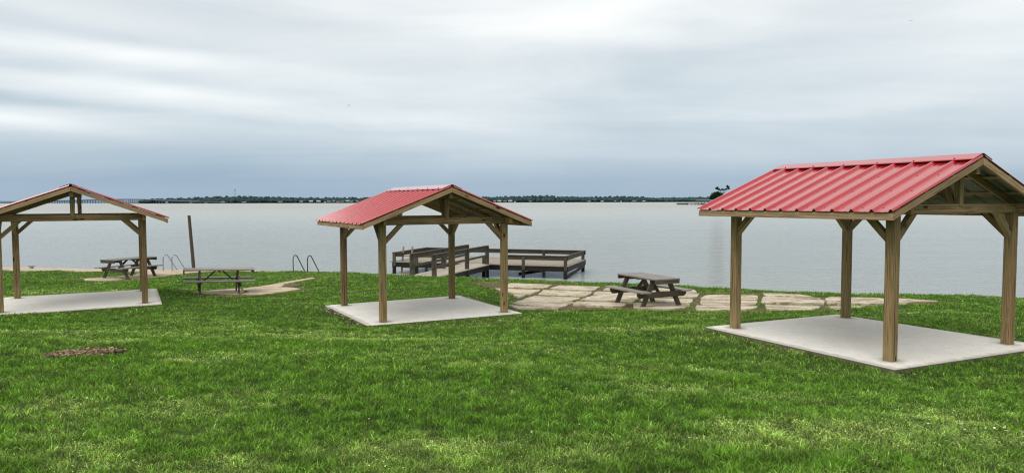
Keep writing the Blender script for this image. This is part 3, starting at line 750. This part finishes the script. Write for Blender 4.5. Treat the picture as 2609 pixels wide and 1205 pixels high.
# houses on the far shore
def house_proto(w, d, h, rh, wall, roof, label, group):
    r_ = empty('shore_house', (0, 0, 0)); tag(r_, label, 'house', group)
    mb = MB(); mb.box((0, 0, h / 2), (w, d, h)); mb.prism([(-d / 2, 0), (d / 2, 0), (0, rh)], (0, 0, h), (0, 1, 0), (0, 0, 1), (1, 0, 0), w); mb.build('wall', wall, r_)
    mb = MB()
    for s in (-1, 1): mb.beam((0, s * (d / 2 + .4), h - .1), (0, 0, h + rh + .15), .3, w + 1, up=(1, 0, 0))
    # panels turned so width runs along X
    mb = MB()
    for s in (-1, 1): mb.prism([(0, rh + .35), (s * (d / 2 + .5), -.15), (s * (d / 2 + .5), -.45), (0, rh + .05)], (0, 0, h), (0, 1, 0), (0, 0, 1), (1, 0, 0), w + 1)
    mb.build('roof', roof, r_)
    mb = MB(); mb.box((-w * .2, -d / 2 - .05, h * .45), (w * .25, .1, h * .5)); mb.build('window', M['roof_grey'], r_)
    mb = MB(); mb.box((w * .25, -d / 2 - .05, h * .5), (w * .2, .1, h * .35)); mb.build('window', M['roof_grey'], r_)
    return r_
def dup(o, parent=None):
    c = o.copy(); col.objects.link(c)
    if parent: c.parent = parent
    for ch in o.children: dup(ch, c)
    return c
protos = [house_proto(14, 8, 3.2, 2.0, M['house_wall'], M['roof_pale'], 'pale house with a bright metal roof on the far shore', 'bright roofed houses on the far shore'),
          house_proto(11, 8, 3.0, 2.4, M['house_wall'], M['roof_grey'], 'small pale house with a grey roof on the far shore', 'grey roofed houses on the far shore'),
          house_proto(16, 9, 3.0, 2.2, M['house_brick'], M['roof_grey'], 'wide brown house with a dark roof on the far shore', 'brown houses on the far shore'),
          house_proto(7, 6, 2.4, 1.2, M['white'], M['roof_pale'], 'tiny white boat shed at the water line of the far shore', 'white sheds on the far shore')]
used = set()
spots = [(-905, 3, 0), (-860, 0, 0), (-800, 2, 0), (-1010, 3, 0), (-945, 1, 0), (-640, 1, 2), (-612, 0, 3), (-590, 0, 3), (-572, 3, 0), (-560, 2, 2), (-546, 1, 4), (-533, 2, 1), (-520, 1, 3), (-506, 0, 4), (-496, 2, 2), (-478, 1, 3), (-458, 2, 3),
         (-442, 1, 1), (-425, 2, 2), (-404, 2, 1), (-384, 0, 3), (-355, 0, 2), (-330, 1, 2), (-700, 2, 1), (-55, 1, 2), (-40, 0, 2), (-22, 2, 2), (-5, 0, 2), (10, 3, 0), (60, 2, 1), (170, 3, 0), (255, 1, 0), (300, 0, 0), (345, 1, 2), (365, 3, 0), (410, 2, 1), (445, 0, 1)]
for xx, k, zz in spots:
    h = protos[k] if k not in used else dup(protos[k]); used.add(k)
    h.location = (xx, farline(xx) + 2, 1.4 + zz * .7); h.rotation_euler = (0, 0, random.uniform(-.4, .4)); sc_ = random.uniform(.6, .9); h.scale = (sc_, sc_, sc_)
# masts
def mast(x, y, h, r_, label):
    rt = empty('radio_mast', (x, y, 0)); tag(rt, label, 'mast')
    mb = MB()
    for k in range(3):
        a = 2 * math.pi * k / 3; mb.tube([(r_ * math.cos(a), r_ * math.sin(a), 0), (r_ * .8 * math.cos(a), r_ * .8 * math.sin(a), h)], .22, 4)
    for z0 in range(2, int(h) - 2, 4):
        for k in range(3):
            a = 2 * math.pi * k / 3; b_ = a + 2 * math.pi / 3; mb.beam((r_ * math.cos(a), r_ * math.sin(a), z0), (r_ * .95 * math.cos(b_), r_ * .95 * math.sin(b_), z0 + 3.5), .12, .12)
    mb.build('lattice', M['bridge'], rt)
    mb = MB(); mb.box((0, 0, h - 2.5), (r_ * 3.4, r_ * 2, 4)); mb.build('antenna_cluster', M['bridge'], rt)
mast(-870, 2200, 44, .75, 'tall thin radio mast rising above the far shore trees')
mast(-842, 2240, 25, .5, 'short thin mast just right of the tall radio mast')
# long trestle bridge
br = empty('long_bridge', (0, 0, 0)); tag(br, 'long low concrete trestle bridge crossing the lake on the far left horizon', 'bridge')
BP = [(-2400, 2820, 3.2), (-1975, 2700, 4.6), (-1632, 2500, 9.7), (-1360, 2300, 12.8), (-1214, 2200, 13.4), (-1112, 2100, 12.4), (-971, 1980, 8.8), (-846, 1900, 5.6), (-800, 1960, 3.0)]
bp = []
for i in range(len(BP) - 1):
    for t in np.linspace(0, 1, 6, endpoint=False): bp.append(Vector(BP[i]).lerp(Vector(BP[i + 1]), t))
bp.append(Vector(BP[-1]))
mb = MB()
for i in range(len(bp) - 1):
    mb.beam(bp[i], bp[i + 1], 11, 1.3)
    for s in (-5.3, 5.3): mb.beam(bp[i] + Vector((0, s, 1.0)), bp[i + 1] + Vector((0, s, 1.0)), .3, .9)
mb.build('bridge_deck', M['bridge'], br)
acc = 0; lens = [(bp[i + 1] - bp[i]).length for i in range(len(bp) - 1)]; tot = sum(lens); s_ = 8; cnt = 0
while s_ < tot and cnt < 99:
    a = s_; i = 0
    while i < len(lens) - 1 and a > lens[i]: a -= lens[i]; i += 1
    q = bp[i].lerp(bp[i + 1], min(1, a / lens[i])); mb = MB()
    for s in (-3.5, 3.5): mb.beam((0 + s, 0, -1), (0 + s, 0, q.z - 1.6), 1.1, 1.1)
    mb.box((0, 0, q.z - 1.3), (10, 1.4, 1.1)); o = mb.build('bridge_pier', M['bridge'], br); o.location = (q.x, q.y, 0); s_ += 20; cnt += 1

# ------------------------------------------------------------------ boathouse pier, spit and trees at the right
V = []; Fc = []; sxp = [(186, 690), (196, 676), (215, 668), (260, 655), (340, 640), (460, 620), (600, 600)]
for x, y in sxp: V += [(x, y, -.5), (x, y, .6), (x + 2, y + 6, 1.1), (x + 20, y + 160, 1.5)]
for i in range(len(sxp) - 1):
    for k in range(3): a = i * 4 + k; Fc.append((a, a + 4, a + 5, a + 1))
tag(obj('spit', V, Fc, M['far_land']), kind='structure')
bh = empty('boathouse_pier', (154, 650, 0), R(4)); tag(bh, 'distant wooden pier with a low end platform and roofed section at the right horizon', 'pier')
mb = MB(); mb.box((24, 0, 1.25), (44, 2.2, .3)); mb.build('walkway', M['dock_wood'], bh)
mb = MB(); mb.box((4.5, 0, .9), (9.5, 6, .9)); mb.box((4.5, 0, 1.6), (9.0, 5.6, .5)); mb.build('end_platform', M['dock_wood'], bh)
for k in range(11): timber('pile', (9 + k * 3.6, -.9, -.6), (9 + k * 3.6, -.9, 1.15), .4, .4, M['dock_dark'], bh, bevel=0)
for k in range(6): timber('roof_post', (18.8 + k * 3.1, -1.6, 1.2), (18.8 + k * 3.1, -1.6, 4.1), .28, .28, M['dock_dark'], bh, bevel=0)
mb = MB(); mb.prism([(-2.6, 0), (2.6, 0), (2.6, .2), (0, .8), (-2.6, .2)], (26.5, 0, 4.05), (0, 1, 0), (0, 0, 1), (1, 0, 0), 18); mb.build('shelter_roof', M['roof_grey'], bh)
def leafy(name, clumps, nleaf, size, cdark, clite, parent):
    """crown from many small leaf faces gathered in clumps"""
    P_, C_ = [], []
    for (cx, cy, cz, rx, ry, rz) in clumps:
        n = int(nleaf * rx * rz); d = rng.normal(0, 1, (n, 3)); d /= np.linalg.norm(d, axis=1)[:, None]
        rr_ = rng.uniform(.55, 1.05, (n, 1)) * (1 + .25 * (fbm(d[:, 0] * 3 + cx, d[:, 2] * 3 + cz, 3)[:, None] - .5) * 2)
        q = d * rr_ * (rx, ry, rz) + (cx, cy, cz)
        u = rng.normal(0, 1, (n, 3)); u /= np.linalg.norm(u, axis=1)[:, None]; w = np.cross(u, rng.normal(0, 1, (n, 3))); w /= np.linalg.norm(w, axis=1)[:, None]
        sz = size * rng.uniform(.6, 1.3, (n, 1)); tri = np.stack([q - u * sz - w * sz * .5, q + u * sz - w * sz * .5, q + w * sz], 1).reshape(-1, 3)
        k = np.clip((d[:, 2] * .5 + .5) * .7 + rng.uniform(0, .4, n), 0, 1)[:, None]; c = np.array(cdark) * (1 - k) + np.array(clite) * k
        P_.append(tri); C_.append(np.repeat(c, 3, 0))
    P_ = np.concatenate(P_); me = bpy.data.meshes.new(name); n = len(P_) // 3
    me.vertices.add(len(P_)); me.vertices.foreach_set('co', P_.ravel()); me.loops.add(len(P_)); me.loops.foreach_set('vertex_index', np.arange(len(P_)))
    me.polygons.add(n); me.polygons.foreach_set('loop_start', np.arange(n) * 3); me.update(calc_edges=True); me.materials.append(M['leaf']); set_tint(me, np.concatenate(C_))
    o = bpy.data.objects.new(name, me); col.objects.link(o); o.parent = parent; return o
t1 = empty('round_tree', (200.5, 692, .8)); tag(t1, 'dense round dark green tree just left of the near roof, on the distant point', 'tree')
mb = MB(); mb.tube([(0, 0, 0), (.1, 0, 2), (0, 0, 4)], [.45, .35, .25]); mb.tube([(0, 0, 2.5), (-1.6, .3, 5.2)], [.2, .1]); mb.tube([(0, 0, 3), (1.8, -.3, 6)], [.2, .1]); mb.build('trunk', M['bark'], t1)
t1.scale = (1.3, 1.3, 1.2); t1.location.x = 202
leafy('crown', [(0, 0, 6.2, 4.6, 4, 3.6), (-2.2, 0, 5, 3.0, 3, 3.2), (2.2, .5, 6.6, 3.0, 3, 2.6), (.5, -.5, 8.3, 2.6, 2.6, 1.9), (-1.5, 0, 2.8, 2.6, 2.4, 1.8), (2.5, 0, 3, 2.5, 2.4, 1.9)], 120, .38, (.008, .022, .010), (.03, .075, .022), t1)
t2 = empty('open_pine', (211, 700, .8)); tag(t2, 'tall sparse pine with separate dark foliage clumps beside the round tree', 'tree')
mb = MB(); mb.tube([(0, 0, 0), (.2, 0, 6), (-.2, 0, 10), (.1, 0, 13)], [.5, .38, .3, .2], 8)
for p_ in ((-5.5, 0, 15.2), (-3.0, 0, 13.6), (3.6, 0, 14.4), (5.2, 0, 17.0), (1.2, 0, 13.8), (-1.2, 0, 11.6)): mb.tube([(0, 0, 9.5), (p_[0] * .5, 0, (9.5 + p_[2]) * .5 - .3), p_], [.24, .17, .07], 6)
mb.build('trunk', M['bark'], t2)
leafy('crown', [(-6.3, 0, 15.6, 1.5, 1.3, 1.2), (-4.4, 0, 14.7, 1.7, 1.4, 1.0), (-5.2, .3, 16.6, .9, .9, .8), (-2.2, 0, 13.7, 1.2, 1, .7), (.6, 0, 14.0, 1.5, 1.2, .8), (-.7, 0, 15, .9, .9, .6), (3.2, 0, 14.7, 1.6, 1.3, .9), (4.9, 0, 16.8, 1.6, 1.2, 1.2), (4.2, 0, 18.2, .9, .8, .7), (5.9, 0, 15.2, 1.2, 1, .8)], 150, .30, (.008, .02, .012), (.028, .06, .026), t2)

# ------------------------------------------------------------------ grass
CAMXY = (0, 0)
def sample_xy(n, y0, y1, wide):
    """random points on the lawn, thinning with distance from the viewing area"""
    y = y0 * (y1 / y0) ** rng.random(n) if False else None
# radial sampling: density ~ r^-1.55
def radial(n, r0, r1, p, half):
    u = rng.random(n); e = 2 - p; r = (r0 ** e + u * (r1 ** e - r0 ** e)) ** (1 / e); a = rng.uniform(-half, half, n)
    return r * np.sin(a), r * np.cos(a), r
def lawn_mask(x, y, soft=True):
    k = (y < shore(x) - .12) & (y > -3)
    k &= ~((y > shore(x) - np.where(x < -14.5, 1.35, np.where(x < -13, 1.2, .0)) + (fbm(x * 1.7, y * 1.7, 41) - .5) * .5))
    for i in range(3):
        X, Y = pavloc(i, x, y); c = PAV[i][6]; k &= ~(pip(X, Y, c) & ((pip(X, Y, [(a * .975, b_ * .975) for a, b_ in c])) | (fbm(x * 6, y * 6, 88, 3) < .52)))
    rnd = rng.random(x.shape)
    for poly in (patio_t, PAD2, PAD1):
        P_ = np.array(poly); bb = (x > P_[:, 0].min() - .5) & (x < P_[:, 0].max() + .5) & (y > P_[:, 1].min() - .5) & (y < P_[:, 1].max() + .5)
        idx = np.where(bb & k)[0]; ed = (fbm(x[idx] * 2.5, y[idx] * 2.5, 31, 3) - .5) * .55
        ins = pip(x[idx] + ed, y[idx] + ed * .7, poly); tuft = fbm(x[idx] * 1.3 + 5, y[idx] * 1.3, 77, 3)
        kill = ins & (rnd[idx] > np.where(tuft > .46, .95, .22)); k[idx[kill]] = False
    for s in STONES:
        P_ = np.array(s); bb = (x > P_[:, 0].min()) & (x < P_[:, 0].max()) & (y > P_[:, 1].min()) & (y < P_[:, 1].max()) & k
        idx = np.where(bb)[0]
        if len(idx):
            c = P_.mean(0); ins = pip(x[idx], y[idx], [tuple(c + (q - c) * .97) for q in P_]); k[idx[ins & (rnd[idx] > .02)]] = False
    # mulch patch
    X = (x + 5.98) * .51 + (y - 9.72) * .86; Y = -(x + 5.98) * .86 + (y - 9.72) * .51
    k &= ~(((X / .48) ** 2 + (Y / .36) ** 2 + (fbm(x * 5, y * 5, 51, 3) - .5) * 1.6) < 1)
    return k
CLOVER = [(-.35, 4.75, .75, .6, 1.1), (-2.9, 4.85, .9, .5, 1.0), (1.3, 5.2, 1.0, .45, .8), (2.6, 5.3, .9, .4, .7), (-4.4, 9.4, 1.2, .5, .9), (-5.9, 11.0, 1.0, .5, .5), (-3.6, 12.6, 1.8, .7, .6), (1.3, 7.4, 1.2, .5, .6),
          (-2.6, 6.2, .7, .35, .5), (-8.0, 12.2, 1.8, .5, .7), (-12.5, 21.5, 2.5, .8, .7), (-1.0, 9.3, 1.4, .5, .45), (3.7, 5.4, .7, .5, .7), (2.2, 13.2, 1.6, .5, .6), (-.9, 5.9, .8, .3, -.9), (-3.2, 7.9, 1.5, .5, -1.0), (0.2, 8.0, 1.2, .4, -.7), (3.2, 8.0, 1.4, .7, -.9), (1.6, 6.2, 1.2, .3, -.8)]
def patches(x, y):
    """0 deep green .. 1 pale yellow-green clover patches"""
    a = fbm(x * .42 + 3.1, y * .60 + 1.7, 101, 4); b_ = fbm(x * 1.6, y * 2.0, 131, 3)
    base = (a * .42 + b_ * .52 + fbm(x * 5, y * 5, 151, 3) * .32 - .60) * 2.9
    for cx, cy, rx, ry, am in CLOVER: base = base + am * np.exp(-(((x - cx) / rx) ** 2 + ((y - cy) / ry) ** 2) ** 1.3) * (.1 + 1.3 * b_)
    return np.clip(base, 0, 1)
def blades(name, n, r0, r1, p, half, wbase, hbase, seed, label, cat, broad=False):
    x, y, r = radial(n, r0, r1, p, half)
    # gather in tufts
    x = x + rng.normal(0, .01, n); k = lawn_mask(x, y)
    pt = patches(x, y)
    if broad: k &= rng.random(n) < (pt ** 1.3) * 1.0
    x, y, r, pt = x[k], y[k], r[k], pt[k]; n = len(x); z = H(x, y)
    grow = fbm(x * 1.2 + 9, y * 1.2, 61, 4)
    sc = (r / 5) ** .72; sc = np.maximum(sc, .8)
    dark = fbm(x * .9 + 50, y * 1.5 + 7, 71, 4)
    far = np.clip((r - 6) / 16, 0, 1)
    A = np.array((.132, .285, .022)); B = np.array((.40, .53, .15)); D = np.array((.070, .175, .018)); Y_ = np.array((.60, .55, .22))
    f = np.clip(pt * .75 + rng.normal(.06, .17, n), 0, 1)[:, None]; c = A * (1 - f) + B * f
    dk = np.clip((dark * .7 + .3 * fbm(x * 4, y * 4, 171, 3) - .51) * 5, 0, 1)[:, None] * .50; c = c * (1 - dk) + D * dk
    mic = fbm(x * 10 + 3, y * 10 + 8, 201, 3); c = c * (1 + (mic[:, None] - .5) * 2.0).clip(.3, 1.9)
    yl = (rng.random(n) < (.012 + .05 * pt))[:, None]; c = np.where(yl, Y_ * rng.uniform(.6, 1, (n, 1)), c)
    c = c * rng.lognormal(-.04, .36, (n, 1))
    ang = rng.uniform(0, 2 * math.pi, n); ca, sa = np.cos(ang), np.sin(ang)
    if not broad:
        h = hbase * (.35 + 1.3 * mic) * (.55 + .9 * grow) * rng.uniform(.55, 1.25, n) * (1 - .25 * pt); w = wbase * sc * rng.uniform(.7, 1.3, n)
        lean = rng.uniform(.2, 1.5, n) * h; la = rng.uniform(0, 2 * math.pi, n); lx, ly = np.cos(la) * lean, np.sin(la) * lean
        # 5 verts: base pair, mid pair, tip
        bx, by_ = ca * w / 2, sa * w / 2
        v = np.empty((n, 5, 3)); z0 = z - .012
        v[:, 0] = np.c_[x - bx, y - by_, z0]; v[:, 1] = np.c_[x + bx, y + by_, z0]
        mx, my, mz = x + lx * .30, y + ly * .30, z + h * .60
        v[:, 2] = np.c_[mx + bx * .85, my + by_ * .85, mz]; v[:, 3] = np.c_[mx - bx * .85, my - by_ * .85, mz]
        v[:, 4] = np.c_[x + lx, y + ly, z + h * .97]
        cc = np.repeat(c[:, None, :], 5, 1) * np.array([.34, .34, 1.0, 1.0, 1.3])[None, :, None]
        nv = 5; quad = np.arange(n)[:, None] * 5 + np.array([0, 1, 2, 3]); tri = np.arange(n)[:, None] * 5 + np.array([3, 2, 4])
        loops = np.concatenate([quad.ravel(), tri.ravel()]); starts = np.concatenate([np.arange(n) * 4, 4 * n + np.arange(n) * 3])
    else:
        h = hbase * (.3 + 1.1 * mic) * (.5 + .9 * grow) * rng.uniform(.5, 1.2, n); w = wbase * sc * rng.uniform(.6, 1.3, n)
        tx, ty, tz_ = rng.normal(0, .35, n), rng.normal(0, .35, n), 1
        v = np.empty((n, 4, 3))
        for q, (dx, dy) in enumerate(((-1, 0), (0, -.55), (1, 0), (0, .55))):
            ox = (dx * ca - dy * sa) * w; oy = (dx * sa + dy * ca) * w; v[:, q] = np.c_[x + ox, y + oy, z + h + ox * tx + oy * ty]
        c = c * 1.22 + np.array((.02, .03, .01)); cc = np.repeat(c[:, None, :], 4, 1)
        nv = 4; loops = (np.arange(n)[:, None] * 4 + np.array([0, 1, 2, 3])).ravel(); starts = np.arange(n) * 4
    me = bpy.data.meshes.new(name); me.vertices.add(n * nv); me.vertices.foreach_set('co', v.astype(np.float32).ravel())
    me.loops.add(len(loops)); me.loops.foreach_set('vertex_index', loops.astype(np.int32))
    me.polygons.add(len(starts)); me.polygons.foreach_set('loop_start', starts.astype(np.int32))
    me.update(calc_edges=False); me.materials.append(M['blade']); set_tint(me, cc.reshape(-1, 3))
    o = bpy.data.objects.new(name, me); col.objects.link(o); tag(o, label, cat, kind='stuff')
    return o
blades('grass', 980000, 2.6, 37, 1.50, .80, .0054, .044, 1, 'green mown lawn grass covering the slope down to the lake', 'grass')
blades('clover', 330000, 2.6, 30, 1.45, .80, .0068, .042, 2, 'pale yellow green clover and weeds growing in patches through the lawn', 'clover', broad=True)

def scatter_bits(name, n, gen, cols, label, cat):
    vs, fs, cs = [], [], []
    for _ in range(n):
        x, y, L, w, t = gen(); z_ = Hs(x, y); a = random.uniform(0, math.pi); tl = random.uniform(-.35, .35); b = len(vs)
        ux, uy = math.cos(a), math.sin(a); up = random.uniform(.005, .035)
        for q, (dx, dy) in enumerate(((-1, -.6), (.2, -1), (1, -.2), (.6, .8), (-.7, .9))):
            for k in (0, 1): vs.append((x + (dx * L * ux - dy * w * uy), y + (dx * L * uy + dy * w * ux), z_ + up + dx * L * tl + k * t))
        fs += [tuple(b + 2 * i for i in range(5))[::-1], tuple(b + 2 * i + 1 for i in range(5))] + [(b + 2 * i, b + 2 * ((i + 1) % 5), b + 2 * ((i + 1) % 5) + 1, b + 2 * i + 1) for i in range(5)]
        c = np.array(random.choice(cols)) * random.uniform(.6, 1.3); cs += [c] * 10
    o = obj(name, vs, fs, M['chip']); set_tint(o.data, np.array(cs)); tag(o, label, cat, kind='stuff'); return o
def g_mulch():
    while True:
        X, Y = random.gauss(0, .22), random.gauss(0, .17)
        if (X / .52) ** 2 + (Y / .42) ** 2 < 1: break
    return -5.98 + X * .51 - Y * .86, 9.72 + X * .86 + Y * .51, random.uniform(.015, .06), random.uniform(.006, .018), .006
scatter_bits('bark_mulch', 1800, g_mulch, [(.09, .05, .025), (.17, .10, .05), (.05, .03, .02), (.36, .25, .14), (.24, .14, .075), (.50, .38, .22)], 'patch of brown bark chips and dead leaves on the lawn at the left', 'mulch')
x0, y0, z0, t0 = PAV[1][:4]
def g_rub():
    X, Y = random.uniform(-1.5, 1.35), -1.93 - abs(random.gauss(0, .09)); c, s = math.cos(t0), math.sin(t0)
    L = random.uniform(.015, .042); return x0 + X * c - Y * s, y0 + X * s + Y * c, L, L * random.uniform(.5, .9), L * .5
scatter_bits('rubble', 110, g_rub, [(.45, .36, .27), (.30, .24, .18), (.6, .52, .42), (.12, .08, .05), (.08, .05, .03)], 'broken concrete crumbs and soil along the left edge of the middle shelter slab', 'rubble')
def g_lit():
    r_ = random.uniform(4.3, 9); a = random.uniform(-.6, .6)
    if random.random() < .45: return 3.75 + random.gauss(0, .35), 5.35 + random.gauss(0, .18), random.uniform(.008, .02), .010, .002
    return r_ * math.sin(a), r_ * math.cos(a), random.uniform(.006, .014), .006, .002
o = scatter_bits('dead_leaves', 46, g_lit, [(.75, .68, .52), (.6, .5, .36), (.45, .3, .18)], 'small pale dead leaves lying in the near grass', 'leaves')
for v in o.data.vertices: v.co.z += .045

# ------------------------------------------------------------------ sky and light
w = bpy.data.worlds.new('World'); scene.world = w; w.use_nodes = True
nb = NB(w.node_tree); bg = nb.n['Background']
tc = nb.new('ShaderNodeTexCoord').outputs['Generated']
sep = nb.new('ShaderNodeSeparateXYZ'); nb.l.new(tc, sep.inputs[0]); sx, sy, sz_ = sep.outputs
az = nb.math('ARCTAN2', sx, sy); el = nb.math('ARCSINE', sz_)
ela = nb.math('MAXIMUM', el, 0.0)
den = nb.math('ADD', nb.math('MAXIMUM', sz_, 0.0), .10)
px = nb.math('DIVIDE', sx, den); py = nb.math('DIVIDE', sy, den)
cxyz = nb.new('ShaderNodeCombineXYZ'); nb.put(cxyz.inputs[0], px); nb.put(cxyz.inputs[1], py); pv_ = cxyz.outputs[0]
n1 = nb.noise(nb.mapv(pv_, (.22, .62, 1), (2.3, .7, 0), (0, 0, R(-12))), 1.35, 6, .52, .5)
n2 = nb.noise(nb.mapv(pv_, (.35, 1.5, 1), (7.3, 1.7, 0), (0, 0, R(-16))), 1.9, 5, .55, .3)
ca_ = nb.new('ShaderNodeCombineXYZ'); nb.put(ca_.inputs[0], az); nb.put(ca_.inputs[1], nb.math('MULTIPLY', el, 4.5))
wob = nb.noise(nb.mapv(ca_.outputs[0], (1, 1, 1), (4, 2, 0)), 3.2, 4, .55)
wob2 = nb.noise(nb.mapv(ca_.outputs[0], (1, 1, 1), (9, 5, 0)), 2.6, 4, .55)
# base tone by elevation
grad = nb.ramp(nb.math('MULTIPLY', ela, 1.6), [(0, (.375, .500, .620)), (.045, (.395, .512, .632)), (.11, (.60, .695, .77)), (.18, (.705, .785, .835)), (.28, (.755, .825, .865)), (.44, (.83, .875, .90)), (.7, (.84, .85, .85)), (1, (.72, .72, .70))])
blobs = [(-.02, .250, .26, .035, .09), (.66, .225, .13, .045, .17), (.16, .262, .2, .03, .10), (-.50, .182, .26, .013, .19), (-.47, .140, .17, .010, .22), (-.68, .098, .14, .010, .24), (-.12, .110, .10, .010, .09), (-.42, .120, .25, .006, .06),
         (.50, .130, .08, .012, .04), (-.24, .090, .16, .008, .05), (-.62, .122, .16, .008, -.16), (-.22, .235, .20, .014, -.08), (-.40, .050, .16, .024, -.06), (-.28, .080, .15, .018, -.05), (.10, .20, .26, .02, -.06), (-.62, .205, .2, .012, -.12), (.30, .10, .3, .03, -.035), (-.25, .130, .13, .012, -.06), (.46, .19, .16, .02, -.03), (-.62, .155, .12, .008, -.07)]
azw = nb.math('ADD', az, nb.math('MULTIPLY_ADD', wob, .16, -.08)); elw = nb.math('ADD', el, nb.math('MULTIPLY_ADD', wob2, .030, -.015))
tot = None
for a, e, ra, re, amp in blobs:
    da = nb.math('DIVIDE', nb.math('SUBTRACT', azw, a), ra); slope = nb.math('MULTIPLY', nb.math('SUBTRACT', azw, a), .055 if a < 0 else .0)
    de = nb.math('DIVIDE', nb.math('ADD', nb.math('SUBTRACT', elw, e), slope), re)
    q = nb.math('ADD', nb.math('MULTIPLY', da, da), nb.math('MULTIPLY', de, de)); g_ = nb.math('MULTIPLY', nb.math('EXPONENT', nb.math('MULTIPLY', q, -.7)), amp)
    tot = g_ if tot is None else nb.math('ADD', tot, g_)
n3 = nb.noise(nb.mapv(ca_.outputs[0], (1, 1.15, 1), (1, 7, 0)), 2.4, 6, .55, .4)
nz = nb.math('ADD', nb.math('ADD', nb.math('MULTIPLY_ADD', n1, .20, -.10), nb.math('MULTIPLY_ADD', n2, .07, -.035)), nb.math('MULTIPLY_ADD', n3, .46, -.23))
fade = nb.math('MULTIPLY', ela, 9.0, clamp=True)
tot = nb.math('ADD', tot, nb.math('MULTIPLY', nz, fade))
vm = nb.new('ShaderNodeVectorMath', operation='ADD'); nb.l.new(grad, vm.inputs[0])
cc_ = nb.new('ShaderNodeCombineXYZ'); nb.put(cc_.inputs[0], nb.math('MULTIPLY', tot, 1.12)); nb.put(cc_.inputs[1], nb.math('MULTIPLY', tot, .97)); nb.put(cc_.inputs[2], nb.math('MULTIPLY', tot, .80))
nb.l.new(cc_.outputs[0], vm.inputs[1])
sky = nb.new('ShaderNodeTexSky', sky_type='NISHITA'); sky.sun_disc = False; sky.sun_elevation = R(58); sky.sun_rotation = R(215)
sks = nb.mix(1.0, sky.outputs[0], (.08, .08, .08), 'MULTIPLY')
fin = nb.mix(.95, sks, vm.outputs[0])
bk = nb.ramp(nb.math('MULTIPLY_ADD', sy, .5, .5), [(.0, (.66, .67, .66)), (.45, (.72, .73, .72)), (.62, (1, 1, 1))])  # unseen sky behind the camera dimmed, so sides facing it get less light
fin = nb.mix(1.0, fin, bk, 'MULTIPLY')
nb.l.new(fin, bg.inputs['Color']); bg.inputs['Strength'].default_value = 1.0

sd = bpy.data.lights.new('sun', 'SUN'); sd.energy = 2.0; sd.angle = R(48); sd.color = (1, .97, .92)
so = bpy.data.objects.new('sun', sd); col.objects.link(so)
el_, az_ = R(58), R(215)      # compass style: rotation measured from +Y towards +X
dirv = Vector((math.sin(az_) * math.cos(el_), math.cos(az_) * math.cos(el_), math.sin(el_)))
so.rotation_euler = dirv.to_track_quat('Z', 'Y').to_euler()

# ------------------------------------------------------------------ camera
cd = bpy.data.cameras.new('camera'); cam = bpy.data.objects.new('camera', cd); col.objects.link(cam)
cd.sensor_fit = 'HORIZONTAL'; cd.sensor_width = 36; cd.lens = 1780.64 / 2609 * 36; cd.clip_start = .1; cd.clip_end = 60000
cam.location = (0, 0, 3.8)
pit, rol = .05, .0024
f_ = Vector((0, math.cos(pit), -math.sin(pit))); u_ = Vector((0, math.sin(pit), math.cos(pit))); r_ = Vector((1, 0, 0))
rx_ = r_ * math.cos(rol) - u_ * math.sin(rol); ux_ = r_ * math.sin(rol) + u_ * math.cos(rol)
cam.matrix_world = Matrix.Translation(cam.location) @ Matrix((rx_, ux_, -f_)).transposed().to_4x4()
scene.camera = cam
scene.view_settings.view_transform = 'Standard'; scene.view_settings.look = 'None'; scene.view_settings.exposure = 0
scene.render.engine = 'CYCLES'
scene.cycles.max_bounces = 6; scene.cycles.diffuse_bounces = 3; scene.cycles.glossy_bounces = 3; scene.cycles.transmission_bounces = 2
scene.cycles.use_denoising = True; scene.cycles.filter_width = 1.2
